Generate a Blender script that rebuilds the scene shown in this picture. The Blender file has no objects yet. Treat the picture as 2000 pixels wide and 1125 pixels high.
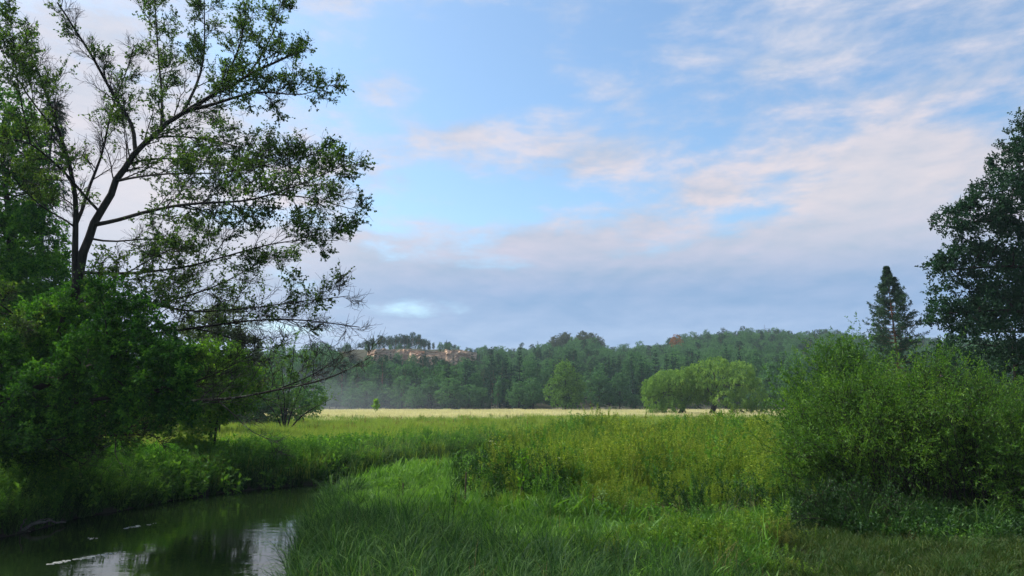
import bpy, math
import numpy as np
from mathutils import Vector

# ------------------------------------------------------------------ camera, sky, sun, exposure
SC = bpy.context.scene
COL = SC.collection
F, CX, CY = 1428.0, 1000.0, 562.5
CAM_Z = 4.0
PITCH = math.atan((783.0 - CY) / F)
cam_d = bpy.data.cameras.new("camera")
cam = bpy.data.objects.new("camera", cam_d)
COL.objects.link(cam)
cam.location = (0, 0, CAM_Z)
cam.rotation_euler = (math.pi / 2 + PITCH, 0, 0)
cam_d.sensor_width = 36.0
cam_d.lens = F / 2000.0 * 36.0
cam_d.clip_start = 0.1
cam_d.clip_end = 6000.0
SC.camera = cam

SUN_AZ = math.radians(-62.0)      # measured from straight ahead (+y), negative = to the left
SUN_EL = math.radians(50.0)
SKY_STRENGTH = 0.06
EXPOSURE = 1.1
SUN_STRENGTH = 4.4
HAZE_DENSITY = 0.00018

world = bpy.data.worlds.new("World")
SC.world = world
world.use_nodes = True
wt = world.node_tree
for n in list(wt.nodes):
    wt.nodes.remove(n)


class NT:
    """small helper for building node graphs"""
    def __init__(self, tree):
        self.t = tree

    def n(self, typ, **kw):
        nd = self.t.nodes.new(typ)
        for k, v in kw.items():
            setattr(nd, k, v)
        return nd

    def link(self, a, b):
        self.t.links.new(a, b)

    def put(self, sock, v):
        if isinstance(v, bpy.types.NodeSocket):
            self.link(v, sock)
        elif v is not None:
            sock.default_value = v

    def math(self, op, a, b=None, c=None, clamp=False):
        nd = self.n("ShaderNodeMath", operation=op, use_clamp=clamp)
        self.put(nd.inputs[0], a)
        self.put(nd.inputs[1], b)
        self.put(nd.inputs[2], c)
        return nd.outputs[0]

    def mix(self, f, a, b, blend="MIX"):
        nd = self.n("ShaderNodeMix", data_type="RGBA", blend_type=blend)
        nd.clamp_factor = True
        self.put(nd.inputs[0], f)
        for s, v in ((nd.inputs[6], a), (nd.inputs[7], b)):
            if isinstance(v, tuple) and len(v) == 3:
                v = (*v, 1.0)
            self.put(s, v)
        return nd.outputs[2]

    def noise(self, vec, scale, detail=4.0, rough=0.55, dist=0.0):
        nd = self.n("ShaderNodeTexNoise")
        self.put(nd.inputs["Vector"], vec)
        nd.inputs["Scale"].default_value = scale
        nd.inputs["Detail"].default_value = detail
        nd.inputs["Roughness"].default_value = rough
        nd.inputs["Distortion"].default_value = dist
        return nd.outputs[0]

    def comb(self, x, y, z=0.0):
        nd = self.n("ShaderNodeCombineXYZ")
        self.put(nd.inputs[0], x)
        self.put(nd.inputs[1], y)
        self.put(nd.inputs[2], z)
        return nd.outputs[0]

    def ramp(self, f, stops, interp="LINEAR"):
        nd = self.n("ShaderNodeValToRGB")
        cr = nd.color_ramp
        cr.interpolation = interp
        while len(cr.elements) < len(stops):
            cr.elements.new(0.5)
        for e, (p, c) in zip(cr.elements, stops):
            e.position = p
            e.color = (*c, 1.0) if len(c) == 3 else c
        self.put(nd.inputs[0], f)
        return nd.outputs[0]

    def sstep(self, x, lo, hi):
        nd = self.n("ShaderNodeMapRange", interpolation_type="SMOOTHSTEP")
        self.put(nd.inputs[0], x)
        nd.inputs[1].default_value = lo
        nd.inputs[2].default_value = hi
        return nd.outputs[0]


def build_sky():
    g = NT(wt)
    sky = g.n("ShaderNodeTexSky", sky_type="NISHITA")
    sky.sun_disc = False
    sky.sun_elevation = SUN_EL
    sky.sun_rotation = SUN_AZ
    sky.air_density = 1.0
    sky.dust_density = 1.5
    sky.ozone_density = 1.0
    tc = g.n("ShaderNodeTexCoord")
    sep = g.n("ShaderNodeSeparateXYZ")
    g.link(tc.outputs["Generated"], sep.inputs[0])
    dx, dy, dz = sep.outputs
    zc = g.math("ADD", g.math("MAXIMUM", dz, 0.0), 0.11)
    u = g.math("DIVIDE", dx, zc)
    v = g.math("DIVIDE", dy, zc)
    el = g.math("MULTIPLY", g.math("ARCSINE", dz), 180 / math.pi)
    az = g.math("MULTIPLY", g.math("ARCTAN2", dx, dy), 180 / math.pi)

    def gauss(a0, e0, sa, se, amp):
        a = g.math("DIVIDE", g.math("SUBTRACT", az, a0), sa) if sa else None
        e = g.math("DIVIDE", g.math("SUBTRACT", el, e0), se)
        q = g.math("MULTIPLY", e, e)
        if a is not None:
            q = g.math("ADD", q, g.math("MULTIPLY", a, a))
        return g.math("MULTIPLY", g.math("POWER", math.e, g.math("MULTIPLY", q, -1.0)), amp)

    cov = None
    for args in SKY_COVER:
        t = gauss(*args)
        cov = t if cov is None else g.math("ADD", cov, t)
    uu, vv = g.math("MULTIPLY", u, 1.15), g.math("MULTIPLY", v, 0.85)
    p1 = g.comb(uu, vv, 3.7)
    p2 = g.comb(g.math("ADD", uu, -0.10), g.math("ADD", vv, -0.05), 3.7)
    n1 = g.noise(p1, 1.9, 10.0, 0.60, 0.1)
    n2 = g.noise(p2, 1.9, 5.0, 0.55, 0.1)
    # heaps seen from the side: noise in azimuth and elevation
    q1 = g.comb(g.math("MULTIPLY", az, 0.075), g.math("MULTIPLY", el, 0.22), 1.3)
    q2 = g.comb(g.math("ADD", g.math("MULTIPLY", az, 0.075), 0.03), g.math("ADD", g.math("MULTIPLY", el, 0.22), -0.13), 1.3)
    n3 = g.noise(q1, 1.6, 9.0, 0.60, 0.2)
    n4 = g.noise(q2, 1.6, 5.0, 0.55, 0.2)
    raw = g.math("ADD", g.math("ADD", g.math("MULTIPLY", n1, 0.75), g.math("MULTIPLY", n3, 0.75)), cov)
    dens = g.sstep(raw, 0.64, 0.98)
    thick = g.sstep(raw, 0.86, 1.25)
    shade = g.math("ADD", g.math("ADD", g.math("MULTIPLY", g.math("SUBTRACT", n1, n2), 1.6), g.math("MULTIPLY", g.math("SUBTRACT", n3, n4), 2.6)), 0.50, clamp=True)
    # lit edges are warm pale pink, bodies lavender grey, the lowest bank blue grey
    elf = g.math("DIVIDE", el, 45.0, clamp=True)
    body = g.ramp(elf, [(0.0, (0.36, 0.50, 0.76)), (0.10, (0.29, 0.43, 0.70)), (0.19, (0.24, 0.40, 0.65)), (0.25, (0.43, 0.52, 0.67)),
                        (0.38, (0.49, 0.55, 0.68)), (0.62, (0.52, 0.61, 0.76)), (1.0, (0.52, 0.60, 0.78))])
    lit = g.ramp(elf, [(0.0, (0.50, 0.63, 0.84)), (0.12, (0.42, 0.55, 0.80)), (0.18, (0.38, 0.49, 0.73)), (0.25, (0.60, 0.60, 0.74)), (0.33, (0.84, 0.73, 0.75)), (0.55, (0.72, 0.72, 0.82)), (1.0, (0.70, 0.74, 0.86))])
    warm = g.math("ADD", gauss(-26, 14, 13, 12, 0.60), gauss(27, 15, 9, 4, 0.35))
    cl = g.mix(g.math("MULTIPLY", shade, g.math("SUBTRACT", 1.15, g.math("MULTIPLY", thick, 0.40))), body, lit)
    cl = g.mix(g.math("MINIMUM", warm, 1.0), cl, (0.82, 0.78, 0.81))
    cl10 = g.mix(1.0, cl, (CLOUD_GAIN / SKY_STRENGTH,) * 3, "MULTIPLY")
    clear = g.mix(1.0, sky.outputs[0], SKY_TINT, "MULTIPLY")
    both = g.mix(g.math("MULTIPLY", dens, 0.95), clear, cl10)
    bg = g.n("ShaderNodeBackground")
    bg.inputs[1].default_value = SKY_STRENGTH
    g.link(both, bg.inputs[0])
    out = g.n("ShaderNodeOutputWorld")
    g.link(bg.outputs[0], out.inputs[0])


CLOUD_GAIN = 0.47      # cloud radiance before exposure
SKY_TINT = (1.22, 1.47, 1.56)
# (azimuth deg, elevation deg, widths, amount): where cloud gathers (+) and where it opens (-); 0 width = all round
SKY_COVER = [
    (0, 6.5, 0, 5.4, 0.40), (0, 45, 0, 14, 0.05), (0, 0.5, 0, 3.0, 0.40),
    (-30, 17, 11, 9, 0.26), (29, 15.0, 10, 3.8, 0.26), (27, 26, 12, 5, 0.09), (0, 21, 0, 5, 0.02), (13, 17.0, 8, 2.0, 0.10), (-5, 20.0, 6, 1.6, 0.12), (6, 19.5, 5, 1.6, 0.14),
    (-6, 26, 14, 4, -0.24), (-3, 15.8, 9, 1.8, -0.20), (-9, 7.0, 6.5, 0.75, -0.37), (-18, 5.4, 8.0, 0.9, -0.36), (-17, 8.4, 3, 1.5, -0.18), (16, 23, 7, 2.0, -0.08), (17, 14.0, 5, 1.0, -0.14),
    (16, 7.5, 11, 2.6, 0.22),
]
build_sky()

sun_d = bpy.data.lights.new("sun", "SUN")
sun_d.energy = SUN_STRENGTH
sun_d.angle = math.radians(32.0)
sun_d.color = (1.0, 0.93, 0.80)
sun = bpy.data.objects.new("sun", sun_d)
COL.objects.link(sun)
sdir = Vector((math.sin(SUN_AZ) * math.cos(SUN_EL), math.cos(SUN_AZ) * math.cos(SUN_EL), math.sin(SUN_EL)))
sun.rotation_euler = sdir.to_track_quat("Z", "Y").to_euler()
sun.location = (-40, 20, 60)

SC.render.engine = "CYCLES"
SC.view_settings.view_transform = "Standard"
SC.view_settings.look = "None"
SC.view_settings.exposure = EXPOSURE
SC.view_settings.gamma = 1.0
SC.view_settings.use_curve_mapping = False
cy = SC.cycles
cy.max_bounces = 6
cy.diffuse_bounces = 3
cy.glossy_bounces = 3
cy.transmission_bounces = 3
cy.transparent_max_bounces = 8
cy.volume_bounces = 0
cy.caustics_reflective = False
cy.caustics_refractive = False
cy.sample_clamp_indirect = 4.0
cy.use_adaptive_sampling = False
cy.use_denoising = True
cy.denoising_prefilter = "ACCURATE"

RNG = np.random.default_rng(20)


# ------------------------------------------------------------------ helpers: picture rays, meshes, tags
def ray(px, py):
    cx, cz = (px - CX) / F, (CY - py) / F
    cp, sp = math.cos(PITCH), math.sin(PITCH)
    return np.array([cx, cp - cz * sp, sp + cz * cp])


def at(px, py, depth):
    """the point seen at picture position (px, py) that lies `depth` metres ahead (world y)"""
    d = ray(px, py)
    return np.array([0, 0, CAM_Z]) + d * (depth / d[1])


def foot(px, py, z=0.0):
    d = ray(px, py)
    t = (z - CAM_Z) / d[2]
    return np.array([0, 0, CAM_Z]) + d * t


def tag(o, label=None, cat=None, group=None, kind=None):
    if label: o["label"] = label
    if cat: o["category"] = cat
    if group: o["group"] = group
    if kind: o["kind"] = kind
    return o


def unit(v):
    return v / np.maximum(np.linalg.norm(v, axis=-1, keepdims=True), 1e-9)


class Geo:
    """collects quads; every quad has a tint (0..1, random colour variation) and a material slot"""
    def __init__(self):
        self.v, self.q, self.t, self.m, self.s = [], [], [], [], []
        self.n = 0

    def add(self, v, q, tint=0.5, mat=0, smooth=False):
        v = np.asarray(v, float).reshape(-1, 3)
        q = np.asarray(q, int).reshape(-1, 4)
        self.v.append(v)
        self.q.append(q + self.n)
        self.n += len(v)
        self.t.append(np.broadcast_to(np.asarray(tint, float), (len(q),)))
        self.m.append(np.full(len(q), mat, int))
        self.s.append(np.full(len(q), smooth, bool))
        return self

    def mesh(self, name, mats):
        me = bpy.data.meshes.new(name)
        v = np.concatenate(self.v)
        q = np.concatenate(self.q)
        me.vertices.add(len(v))
        me.vertices.foreach_set("co", v.astype(np.float32).ravel())
        me.loops.add(q.size)
        me.loops.foreach_set("vertex_index", q.astype(np.int32).ravel())
        me.polygons.add(len(q))
        me.polygons.foreach_set("loop_start", np.arange(0, q.size, 4, dtype=np.int32))
        for m in mats:
            me.materials.append(m)
        me.polygons.foreach_set("material_index", np.concatenate(self.m).astype(np.int32))
        me.polygons.foreach_set("use_smooth", np.concatenate(self.s))
        a = me.attributes.new("tint", "FLOAT", "FACE")
        a.data.foreach_set("value", np.concatenate(self.t).astype(np.float32))
        me.update(calc_edges=True)
        return me

    def build(self, name, mats, parent=None, loc=None):
        if not isinstance(mats, (list, tuple)):
            mats = [mats]
        o = bpy.data.objects.new(name, self.mesh(name, mats))
        COL.objects.link(o)
        if parent is not None:
            o.parent = parent
        if loc is not None:
            o.location = loc
        return o


def empty(name, loc, label=None, cat=None, group=None):
    o = bpy.data.objects.new(name, None)
    COL.objects.link(o)
    o.location = loc
    o.empty_display_size = 0.3
    return tag(o, label, cat, group)


def copy_thing(o, loc, rz=0.0, scale=1.0, label=None, group=None):
    c = o.copy()
    COL.objects.link(c)
    c.location = loc
    c.rotation_euler = (0, 0, rz)
    c.scale = (scale, scale, scale) if np.isscalar(scale) else scale
    if label: c["label"] = label
    if group: c["group"] = group
    for ch in o.children:
        d = ch.copy()
        COL.objects.link(d)
        d.parent = c
    return c


def tubes(P, R, sides=5):
    """P (n, k, 3) centre lines, R (n, k) radii -> vertices, quads"""
    P = np.asarray(P, float)
    n, k, _ = P.shape
    T = np.empty_like(P)
    T[:, 1:-1] = P[:, 2:] - P[:, :-2]
    T[:, 0] = P[:, 1] - P[:, 0]
    T[:, -1] = P[:, -1] - P[:, -2]
    T = unit(T)
    ref = np.where(np.abs(T[:, :1, 2:3]) > 0.9, np.array([1.0, 0, 0]), np.array([0, 0, 1.0]))
    ref = np.broadcast_to(ref, T.shape)
    A = unit(np.cross(T, ref))
    B = np.cross(T, A)
    ang = np.arange(sides) * 2 * math.pi / sides
    V = P[:, :, None] + (A[:, :, None] * np.cos(ang)[:, None] + B[:, :, None] * np.sin(ang)[:, None]) * np.asarray(R)[:, :, None, None]
    idx = np.arange(n * k * sides).reshape(n, k, sides)
    a, b = idx[:, :-1], idx[:, 1:]
    Q = np.stack([a, np.roll(a, -1, 2), np.roll(b, -1, 2), b], -1)
    return V.reshape(-1, 3), Q.reshape(-1, 4)


def resample(pts, k):
    pts = np.asarray(pts, float)
    seg = np.r_[0, np.cumsum(np.linalg.norm(np.diff(pts, axis=0), axis=1))]
    s = np.linspace(0, seg[-1], k)
    lin = np.stack([np.interp(s, seg, pts[:, i]) for i in range(3)], 1)
    sm = lin.copy()
    sm[1:-1] = 0.25 * lin[:-2] + 0.5 * lin[1:-1] + 0.25 * lin[2:]
    return sm


def along(P, i, t):
    """points and tangents on polylines P[i] at parameter t"""
    k = P.shape[1]
    x = np.clip(t, 0, 0.9999) * (k - 1)
    a = x.astype(int)
    f = (x - a)[:, None]
    p0, p1 = P[i, a], P[i, a + 1]
    return p0 * (1 - f) + p1 * f, unit(p1 - p0)


def rand_dirs(rng, n):
    return unit(rng.normal(size=(n, 3)))


def grow(rng, P, m, t0, t1, ang, lens, k=5, up=0.1, wig=0.12, flat=0.0):
    """m children on each polyline: arrays of centre lines, parent index, parameter"""
    n = len(P)
    i = np.repeat(np.arange(n), m)
    t = t0 + (t1 - t0) * ((np.tile(np.arange(m), n) + rng.random(n * m)) / m)
    p, T = along(P, i, t)
    N = rand_dirs(rng, n * m)
    N[:, 2] *= (1 - flat)
    N = unit(N - T * (N * T).sum(1, keepdims=True))
    a = rng.uniform(*ang, n * m)[:, None]
    D = unit(np.cos(a) * T + np.sin(a) * N + np.array([0, 0, up]))
    L = (lens(i, t, rng) if callable(lens) else rng.uniform(*lens, n * m))[:, None]
    s = np.linspace(0, 1, k)
    bend = rand_dirs(rng, n * m) * wig * 1.6 + np.array([0, 0, up * 0.5])
    wob = rng.normal(size=(n * m, k, 3)) * wig * 0.35
    wob[:, 0] = 0
    C = p[:, None] + L[:, None] * (D[:, None] * s[None, :, None] + bend[:, None] * (s ** 2)[None, :, None] + wob * s[None, :, None])
    return C, i, t, L[:, 0]


def leaf_quads(rng, p, d, n, L, W, fold=0.18):
    """kite leaves from base p along d with normal n"""
    d = unit(d)
    n = unit(n - d * (n * d).sum(1, keepdims=True))
    s = np.cross(d, n)
    L = np.broadcast_to(L, (len(p),))[:, None]
    W = np.broadcast_to(W, (len(p),))[:, None]
    mid = p + d * L * 0.52
    v = np.stack([p, mid + s * W * 0.5 + n * W * fold, p + d * L - n * L * 0.08, mid - s * W * 0.5 + n * W * fold], 1)
    return v.reshape(-1, 3), np.arange(len(p) * 4).reshape(-1, 4)


def twig_leaves(geo, rng, P, per, t0, L, W, up=0.6, droop=0.0, mat=0, tint=None, spread=1.0, tj=0.22):
    """leaves set along twigs P; tint is one value per twig"""
    n = len(P)
    i = np.repeat(np.arange(n), per)
    t = t0 + (1 - t0) * rng.random(n * per) ** 0.75
    p, T = along(P, i, t)
    d = unit(T * 0.7 + rand_dirs(rng, n * per) * spread + np.array([0, 0, -droop]))
    nr = unit(rand_dirs(rng, n * per) + np.array([0, 0, up]))
    sz = rng.uniform(0.7, 1.2, n * per)
    base = np.full(n, 0.5) if tint is None else np.asarray(tint)
    tt = np.clip(base[i] + rng.normal(0, tj, n * per), 0, 1)
    v, q = leaf_quads(rng, p, d, nr, L * sz, W * sz)
    geo.add(v, q, tt, mat)


def lobe_points(rng, lobes, n, rmin=0.55, up=0.15):
    """points in the outer part of a union of ellipsoids, with outward directions"""
    lobes = np.asarray(lobes, float)
    area = (lobes[:, 3] * lobes[:, 4] + lobes[:, 4] * lobes[:, 5] + lobes[:, 3] * lobes[:, 5])
    out_p, out_d = [], []
    need = n
    for _ in range(12):
        m = int(need * 1.8) + 20
        j = rng.choice(len(lobes), m, p=area / area.sum())
        d = unit(rand_dirs(rng, m) + np.array([0, 0, up]))
        r = (rmin ** 3 + (1 - rmin ** 3) * rng.random(m)) ** (1 / 3)
        p = lobes[j, :3] + d * lobes[j, 3:] * r[:, None]
        q = (p[:, None] - lobes[None, :, :3]) / lobes[None, :, 3:]
        inside = ((q ** 2).sum(2) < 0.30).any(1)
        ok = ~inside
        out_p.append(p[ok])
        out_d.append(unit(d * lobes[j, 3:])[ok])
        need = n - sum(map(len, out_p))
        if need <= 0:
            break
    return np.concatenate(out_p)[:n], np.concatenate(out_d)[:n]


def crown(rng, lobes, clumps, twigs, tl, per, L, W, rmin=0.55, droop=0.0, up=0.6, wood=None, tw_r=0.006, ctint=0.2, outw=0.8, geo=None, mat=0):
    """foliage of sprays: clumps of short leafy twigs in the outer part of the lobes"""
    geo = geo or Geo()
    c, o = lobe_points(rng, lobes, clumps, rmin)
    ct = np.clip(rng.normal(0.5, ctint, len(c)), 0, 1)
    i = np.repeat(np.arange(len(c)), twigs)
    d = unit(o[i] * outw + rand_dirs(rng, len(i)) + np.array([0, 0, 0.1 - droop]))
    ln = rng.uniform(0.5, 1.1, len(i))[:, None] * tl
    s = np.linspace(0, 1, 4)
    sag = np.array([0, 0, -droop * 0.8]) + rand_dirs(rng, len(i)) * 0.15
    P = c[i][:, None] + ln[:, None] * (d[:, None] * s[None, :, None] + sag[:, None] * (s ** 2)[None, :, None])
    twig_leaves(geo, rng, P, per, 0.1, L, W, up=up, droop=droop * 0.6, mat=mat, tint=ct[i])
    if wood is not None:
        R = np.linspace(1, 0.4, 4)[None] * np.full((len(P), 1), tw_r)
        v, q = tubes(P, R, 3)
        wood.add(v, q, 0.5, 0)
    return geo, c


def limbs_to(rng, wood, base_pts, targets, r0, r1, k=7, sides=5, sag=0.1, mat=0):
    """branches from points on the trunk to crown points"""
    base_pts = np.asarray(base_pts)
    targets = np.asarray(targets)
    s = np.linspace(0, 1, k)[None, :, None]
    D = targets - base_pts
    L = np.linalg.norm(D, axis=1)[:, None, None]
    ctrl = base_pts + D * 0.5 + np.array([0, 0, 1.0]) * L[:, 0] * sag + rng.normal(size=D.shape) * L[:, 0] * 0.06
    P = (1 - s) ** 2 * base_pts[:, None] + 2 * s * (1 - s) * ctrl[:, None] + s ** 2 * targets[:, None]
    P[:, 1:-1] += rng.normal(size=(len(P), k - 2, 3)) * L * 0.012
    R = r0 + (r1 - r0) * np.linspace(0, 1, k)[None] ** 0.8 * np.ones((len(P), 1))
    v, q = tubes(P, R, sides)
    wood.add(v, q, 0.5, mat, True)
    return P


# ------------------------------------------------------------------ materials
def material(name):
    m = bpy.data.materials.new(name)
    m.use_nodes = True
    m.node_tree.nodes.clear()
    g = NT(m.node_tree)
    out = g.n("ShaderNodeOutputMaterial")
    return m, g, out


def leaf_mat(name, c0, c1, c2, trans=0.4, gloss=0.05, rough=0.55, patch=0.0, pscale=0.2, warm=None):
    """leaf or grass blade: diffuse, translucent and a slight sheen; colour varies by blade, by plant and by patch"""
    m, g, out = material(name)
    at_ = g.n("ShaderNodeAttribute", attribute_name="tint")
    oi = g.n("ShaderNodeObjectInfo")
    geo = g.n("ShaderNodeNewGeometry")
    f = g.math("ADD", at_.outputs["Fac"], g.math("MULTIPLY", g.math("SUBTRACT", oi.outputs["Random"], 0.5), 0.35))
    if patch:
        pn = g.noise(geo.outputs["Position"], pscale, 3.0, 0.6)
        f = g.math("ADD", f, g.math("MULTIPLY", g.math("SUBTRACT", pn, 0.5), patch))
    col = g.ramp(f, [(0.0, c0), (0.5, c1), (1.0, c2)])
    if warm is not None:
        wn = g.sstep(g.noise(geo.outputs["Position"], warm[1], 4.0, 0.6), 0.5, 0.72)
        col = g.mix(g.math("MULTIPLY", wn, warm[2]), col, warm[0])
    dif = g.n("ShaderNodeBsdfDiffuse")
    g.link(col, dif.inputs[0])
    tr = g.n("ShaderNodeBsdfTranslucent")
    g.link(g.mix(1.0, col, (1.15, 1.2, 0.7), "MULTIPLY"), tr.inputs[0])
    mx = g.n("ShaderNodeMixShader")
    mx.inputs[0].default_value = trans
    g.link(dif.outputs[0], mx.inputs[1])
    g.link(tr.outputs[0], mx.inputs[2])
    gl = g.n("ShaderNodeBsdfGlossy")
    gl.inputs["Roughness"].default_value = rough
    gl.inputs[0].default_value = (0.8, 0.9, 1.0, 1)
    m2 = g.n("ShaderNodeMixShader")
    m2.inputs[0].default_value = gloss * 0.3
    g.link(mx.outputs[0], m2.inputs[1])
    g.link(gl.outputs[0], m2.inputs[2])
    g.link(m2.outputs[0], out.inputs[0])
    return m


def bark_mat(name, c0, c1, scale=9.0, lichen=None):
    m, g, out = material(name)
    tc = g.n("ShaderNodeTexCoord")
    mp = g.n("ShaderNodeMapping")
    mp.inputs["Scale"].default_value = (1, 1, 0.3)
    g.link(tc.outputs["Object"], mp.inputs[0])
    n = g.noise(mp.outputs[0], scale, 5.0, 0.65)
    col = g.ramp(n, [(0.3, c0), (0.7, c1)])
    if lichen:
        l = g.sstep(g.noise(tc.outputs["Object"], 5.0, 4.0, 0.7), 0.52, 0.62)
        col = g.mix(l, col, lichen)
    b = g.n("ShaderNodeBsdfPrincipled")
    b.inputs["Roughness"].default_value = 0.85
    b.inputs["Specular IOR Level"].default_value = 0.15
    g.link(col, b.inputs["Base Color"])
    bp = g.n("ShaderNodeBump")
    bp.inputs["Strength"].default_value = 0.6
    bp.inputs["Distance"].default_value = 0.03
    g.link(n, bp.inputs["Height"])
    g.link(bp.outputs[0], b.inputs["Normal"])
    g.link(b.outputs[0], out.inputs[0])
    return m


M = {}
M["alder_leaf"] = leaf_mat("alder_leaf", (0.026, 0.062, 0.010), (0.050, 0.110, 0.015), (0.110, 0.185, 0.024), 0.45, 0.06)
M["dense_leaf"] = leaf_mat("dense_leaf", (0.014, 0.056, 0.006), (0.034, 0.120, 0.010), (0.115, 0.280, 0.022), 0.40, 0.05)
M["lime_leaf"] = leaf_mat("lime_leaf", (0.055, 0.140, 0.010), (0.105, 0.240, 0.016), (0.190, 0.340, 0.028), 0.45, 0.05)
M["bank_leaf"] = leaf_mat("bank_leaf", (0.035, 0.120, 0.012), (0.070, 0.210, 0.018), (0.140, 0.340, 0.030), 0.45, 0.04)
M["bright_leaf"] = leaf_mat("bright_leaf", (0.080, 0.200, 0.012), (0.150, 0.330, 0.020), (0.260, 0.460, 0.036), 0.45, 0.04)
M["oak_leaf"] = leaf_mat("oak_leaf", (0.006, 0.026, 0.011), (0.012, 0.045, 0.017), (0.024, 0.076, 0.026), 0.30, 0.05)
M["osier_leaf"] = leaf_mat("osier_leaf", (0.030, 0.092, 0.007), (0.062, 0.160, 0.011), (0.140, 0.265, 0.020), 0.40, 0.06, patch=0.5, pscale=0.45)
M["willow_leaf"] = leaf_mat("willow_leaf", (0.085, 0.180, 0.030), (0.155, 0.290, 0.046), (0.260, 0.400, 0.075), 0.25, 0.03, patch=0.3, pscale=0.12)
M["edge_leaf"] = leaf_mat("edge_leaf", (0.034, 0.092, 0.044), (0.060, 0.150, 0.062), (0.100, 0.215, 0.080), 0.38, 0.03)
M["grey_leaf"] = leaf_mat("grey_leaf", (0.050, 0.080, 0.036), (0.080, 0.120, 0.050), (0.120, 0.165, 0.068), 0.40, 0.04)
M["brown_leaf"] = leaf_mat("brown_leaf", (0.032, 0.045, 0.028), (0.055, 0.074, 0.038), (0.085, 0.105, 0.050), 0.38, 0.03)
M["rust_leaf"] = leaf_mat("rust_leaf", (0.200, 0.090, 0.035), (0.300, 0.125, 0.045), (0.360, 0.190, 0.070), 0.38, 0.03)
M["needle"] = leaf_mat("needle", (0.010, 0.032, 0.022), (0.018, 0.054, 0.032), (0.034, 0.084, 0.044), 0.20, 0.03)
M["pine_needle"] = leaf_mat("pine_needle", (0.016, 0.040, 0.026), (0.028, 0.064, 0.038), (0.050, 0.098, 0.052), 0.20, 0.03)
M["lone_needle"] = leaf_mat("lone_needle", (0.020, 0.050, 0.028), (0.036, 0.080, 0.042), (0.064, 0.122, 0.058), 0.25, 0.03)
M["bark"] = bark_mat("bark", (0.010, 0.009, 0.008), (0.034, 0.030, 0.025))
M["lichen_bark"] = bark_mat("lichen_bark", (0.020, 0.017, 0.013), (0.060, 0.052, 0.042), 9.0, (0.20, 0.22, 0.15))
M["pine_bark"] = bark_mat("pine_bark", (0.090, 0.048, 0.030), (0.200, 0.110, 0.065), 6.0)
M["stake_wood"] = bark_mat("stake_wood", (0.050, 0.036, 0.026), (0.140, 0.100, 0.070), 20.0)
M["dead_wood"] = bark_mat("dead_wood", (0.060, 0.055, 0.048), (0.170, 0.160, 0.145), 14.0)
M["lawn_blade"] = leaf_mat("lawn_blade", (0.044, 0.125, 0.016), (0.080, 0.195, 0.022), (0.145, 0.285, 0.036), 0.40, 0.05, patch=1.0, pscale=0.35)
M["dark_herb"] = leaf_mat("dark_herb", (0.009, 0.034, 0.005), (0.018, 0.060, 0.008), (0.044, 0.110, 0.014), 0.30, 0.05, patch=0.5, pscale=0.5)  # shade is painted into this near-black leaf colour
M["mown_blade"] = leaf_mat("mown_blade", (0.016, 0.042, 0.007), (0.030, 0.066, 0.011), (0.066, 0.088, 0.022), 0.30, 0.03, patch=1.0, pscale=0.8)  # path grass, darkened in colour to carry tree shade
M["sedge_blade"] = leaf_mat("sedge_blade", (0.011, 0.038, 0.010), (0.024, 0.070, 0.017), (0.085, 0.160, 0.048), 0.42, 0.02, 0.5, patch=0.5, pscale=0.5)  # sedge colour lowered to hold the shade over the foreground
M["meadow_blade"] = leaf_mat("meadow_blade", (0.100, 0.165, 0.024), (0.170, 0.255, 0.036), (0.260, 0.335, 0.062), 0.40, 0.03, patch=1.0, pscale=0.12, warm=((0.25, 0.24, 0.07), 0.08, 0.55))
M["dry_blade"] = leaf_mat("dry_blade", (0.390, 0.370, 0.235), (0.500, 0.470, 0.315), (0.620, 0.585, 0.420), 0.40, 0.02, patch=0.9, pscale=0.05, warm=((0.30, 0.34, 0.12), 0.035, 0.6))
M["weed_leaf"] = leaf_mat("weed_leaf", (0.066, 0.125, 0.013), (0.148, 0.240, 0.022), (0.285, 0.360, 0.046), 0.36, 0.03, patch=1.1, pscale=0.35, warm=((0.24, 0.18, 0.06), 0.45, 0.35))
M["nettle_leaf"] = leaf_mat("nettle_leaf", (0.034, 0.105, 0.012), (0.068, 0.180, 0.018), (0.140, 0.280, 0.030), 0.40, 0.05, patch=0.6, pscale=0.5)
M["fresh_leaf"] = leaf_mat("fresh_leaf", (0.050, 0.120, 0.010), (0.095, 0.200, 0.016), (0.180, 0.290, 0.030), 0.40, 0.04, patch=0.6, pscale=0.6, warm=((0.20, 0.15, 0.05), 0.9, 0.5))
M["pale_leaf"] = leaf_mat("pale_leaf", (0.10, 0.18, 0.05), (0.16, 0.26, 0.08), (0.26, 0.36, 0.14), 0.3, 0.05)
M["flower_white"] = leaf_mat("flower_white", (0.60, 0.62, 0.50), (0.70, 0.72, 0.60), (0.78, 0.78, 0.70), 0.3, 0.02)
M["sorrel"] = leaf_mat("sorrel", (0.10, 0.05, 0.025), (0.16, 0.085, 0.04), (0.22, 0.13, 0.06), 0.3, 0.02)
M["straw"] = leaf_mat("straw", (0.120, 0.080, 0.040), (0.190, 0.130, 0.065), (0.260, 0.190, 0.100), 0.3, 0.02)


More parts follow.
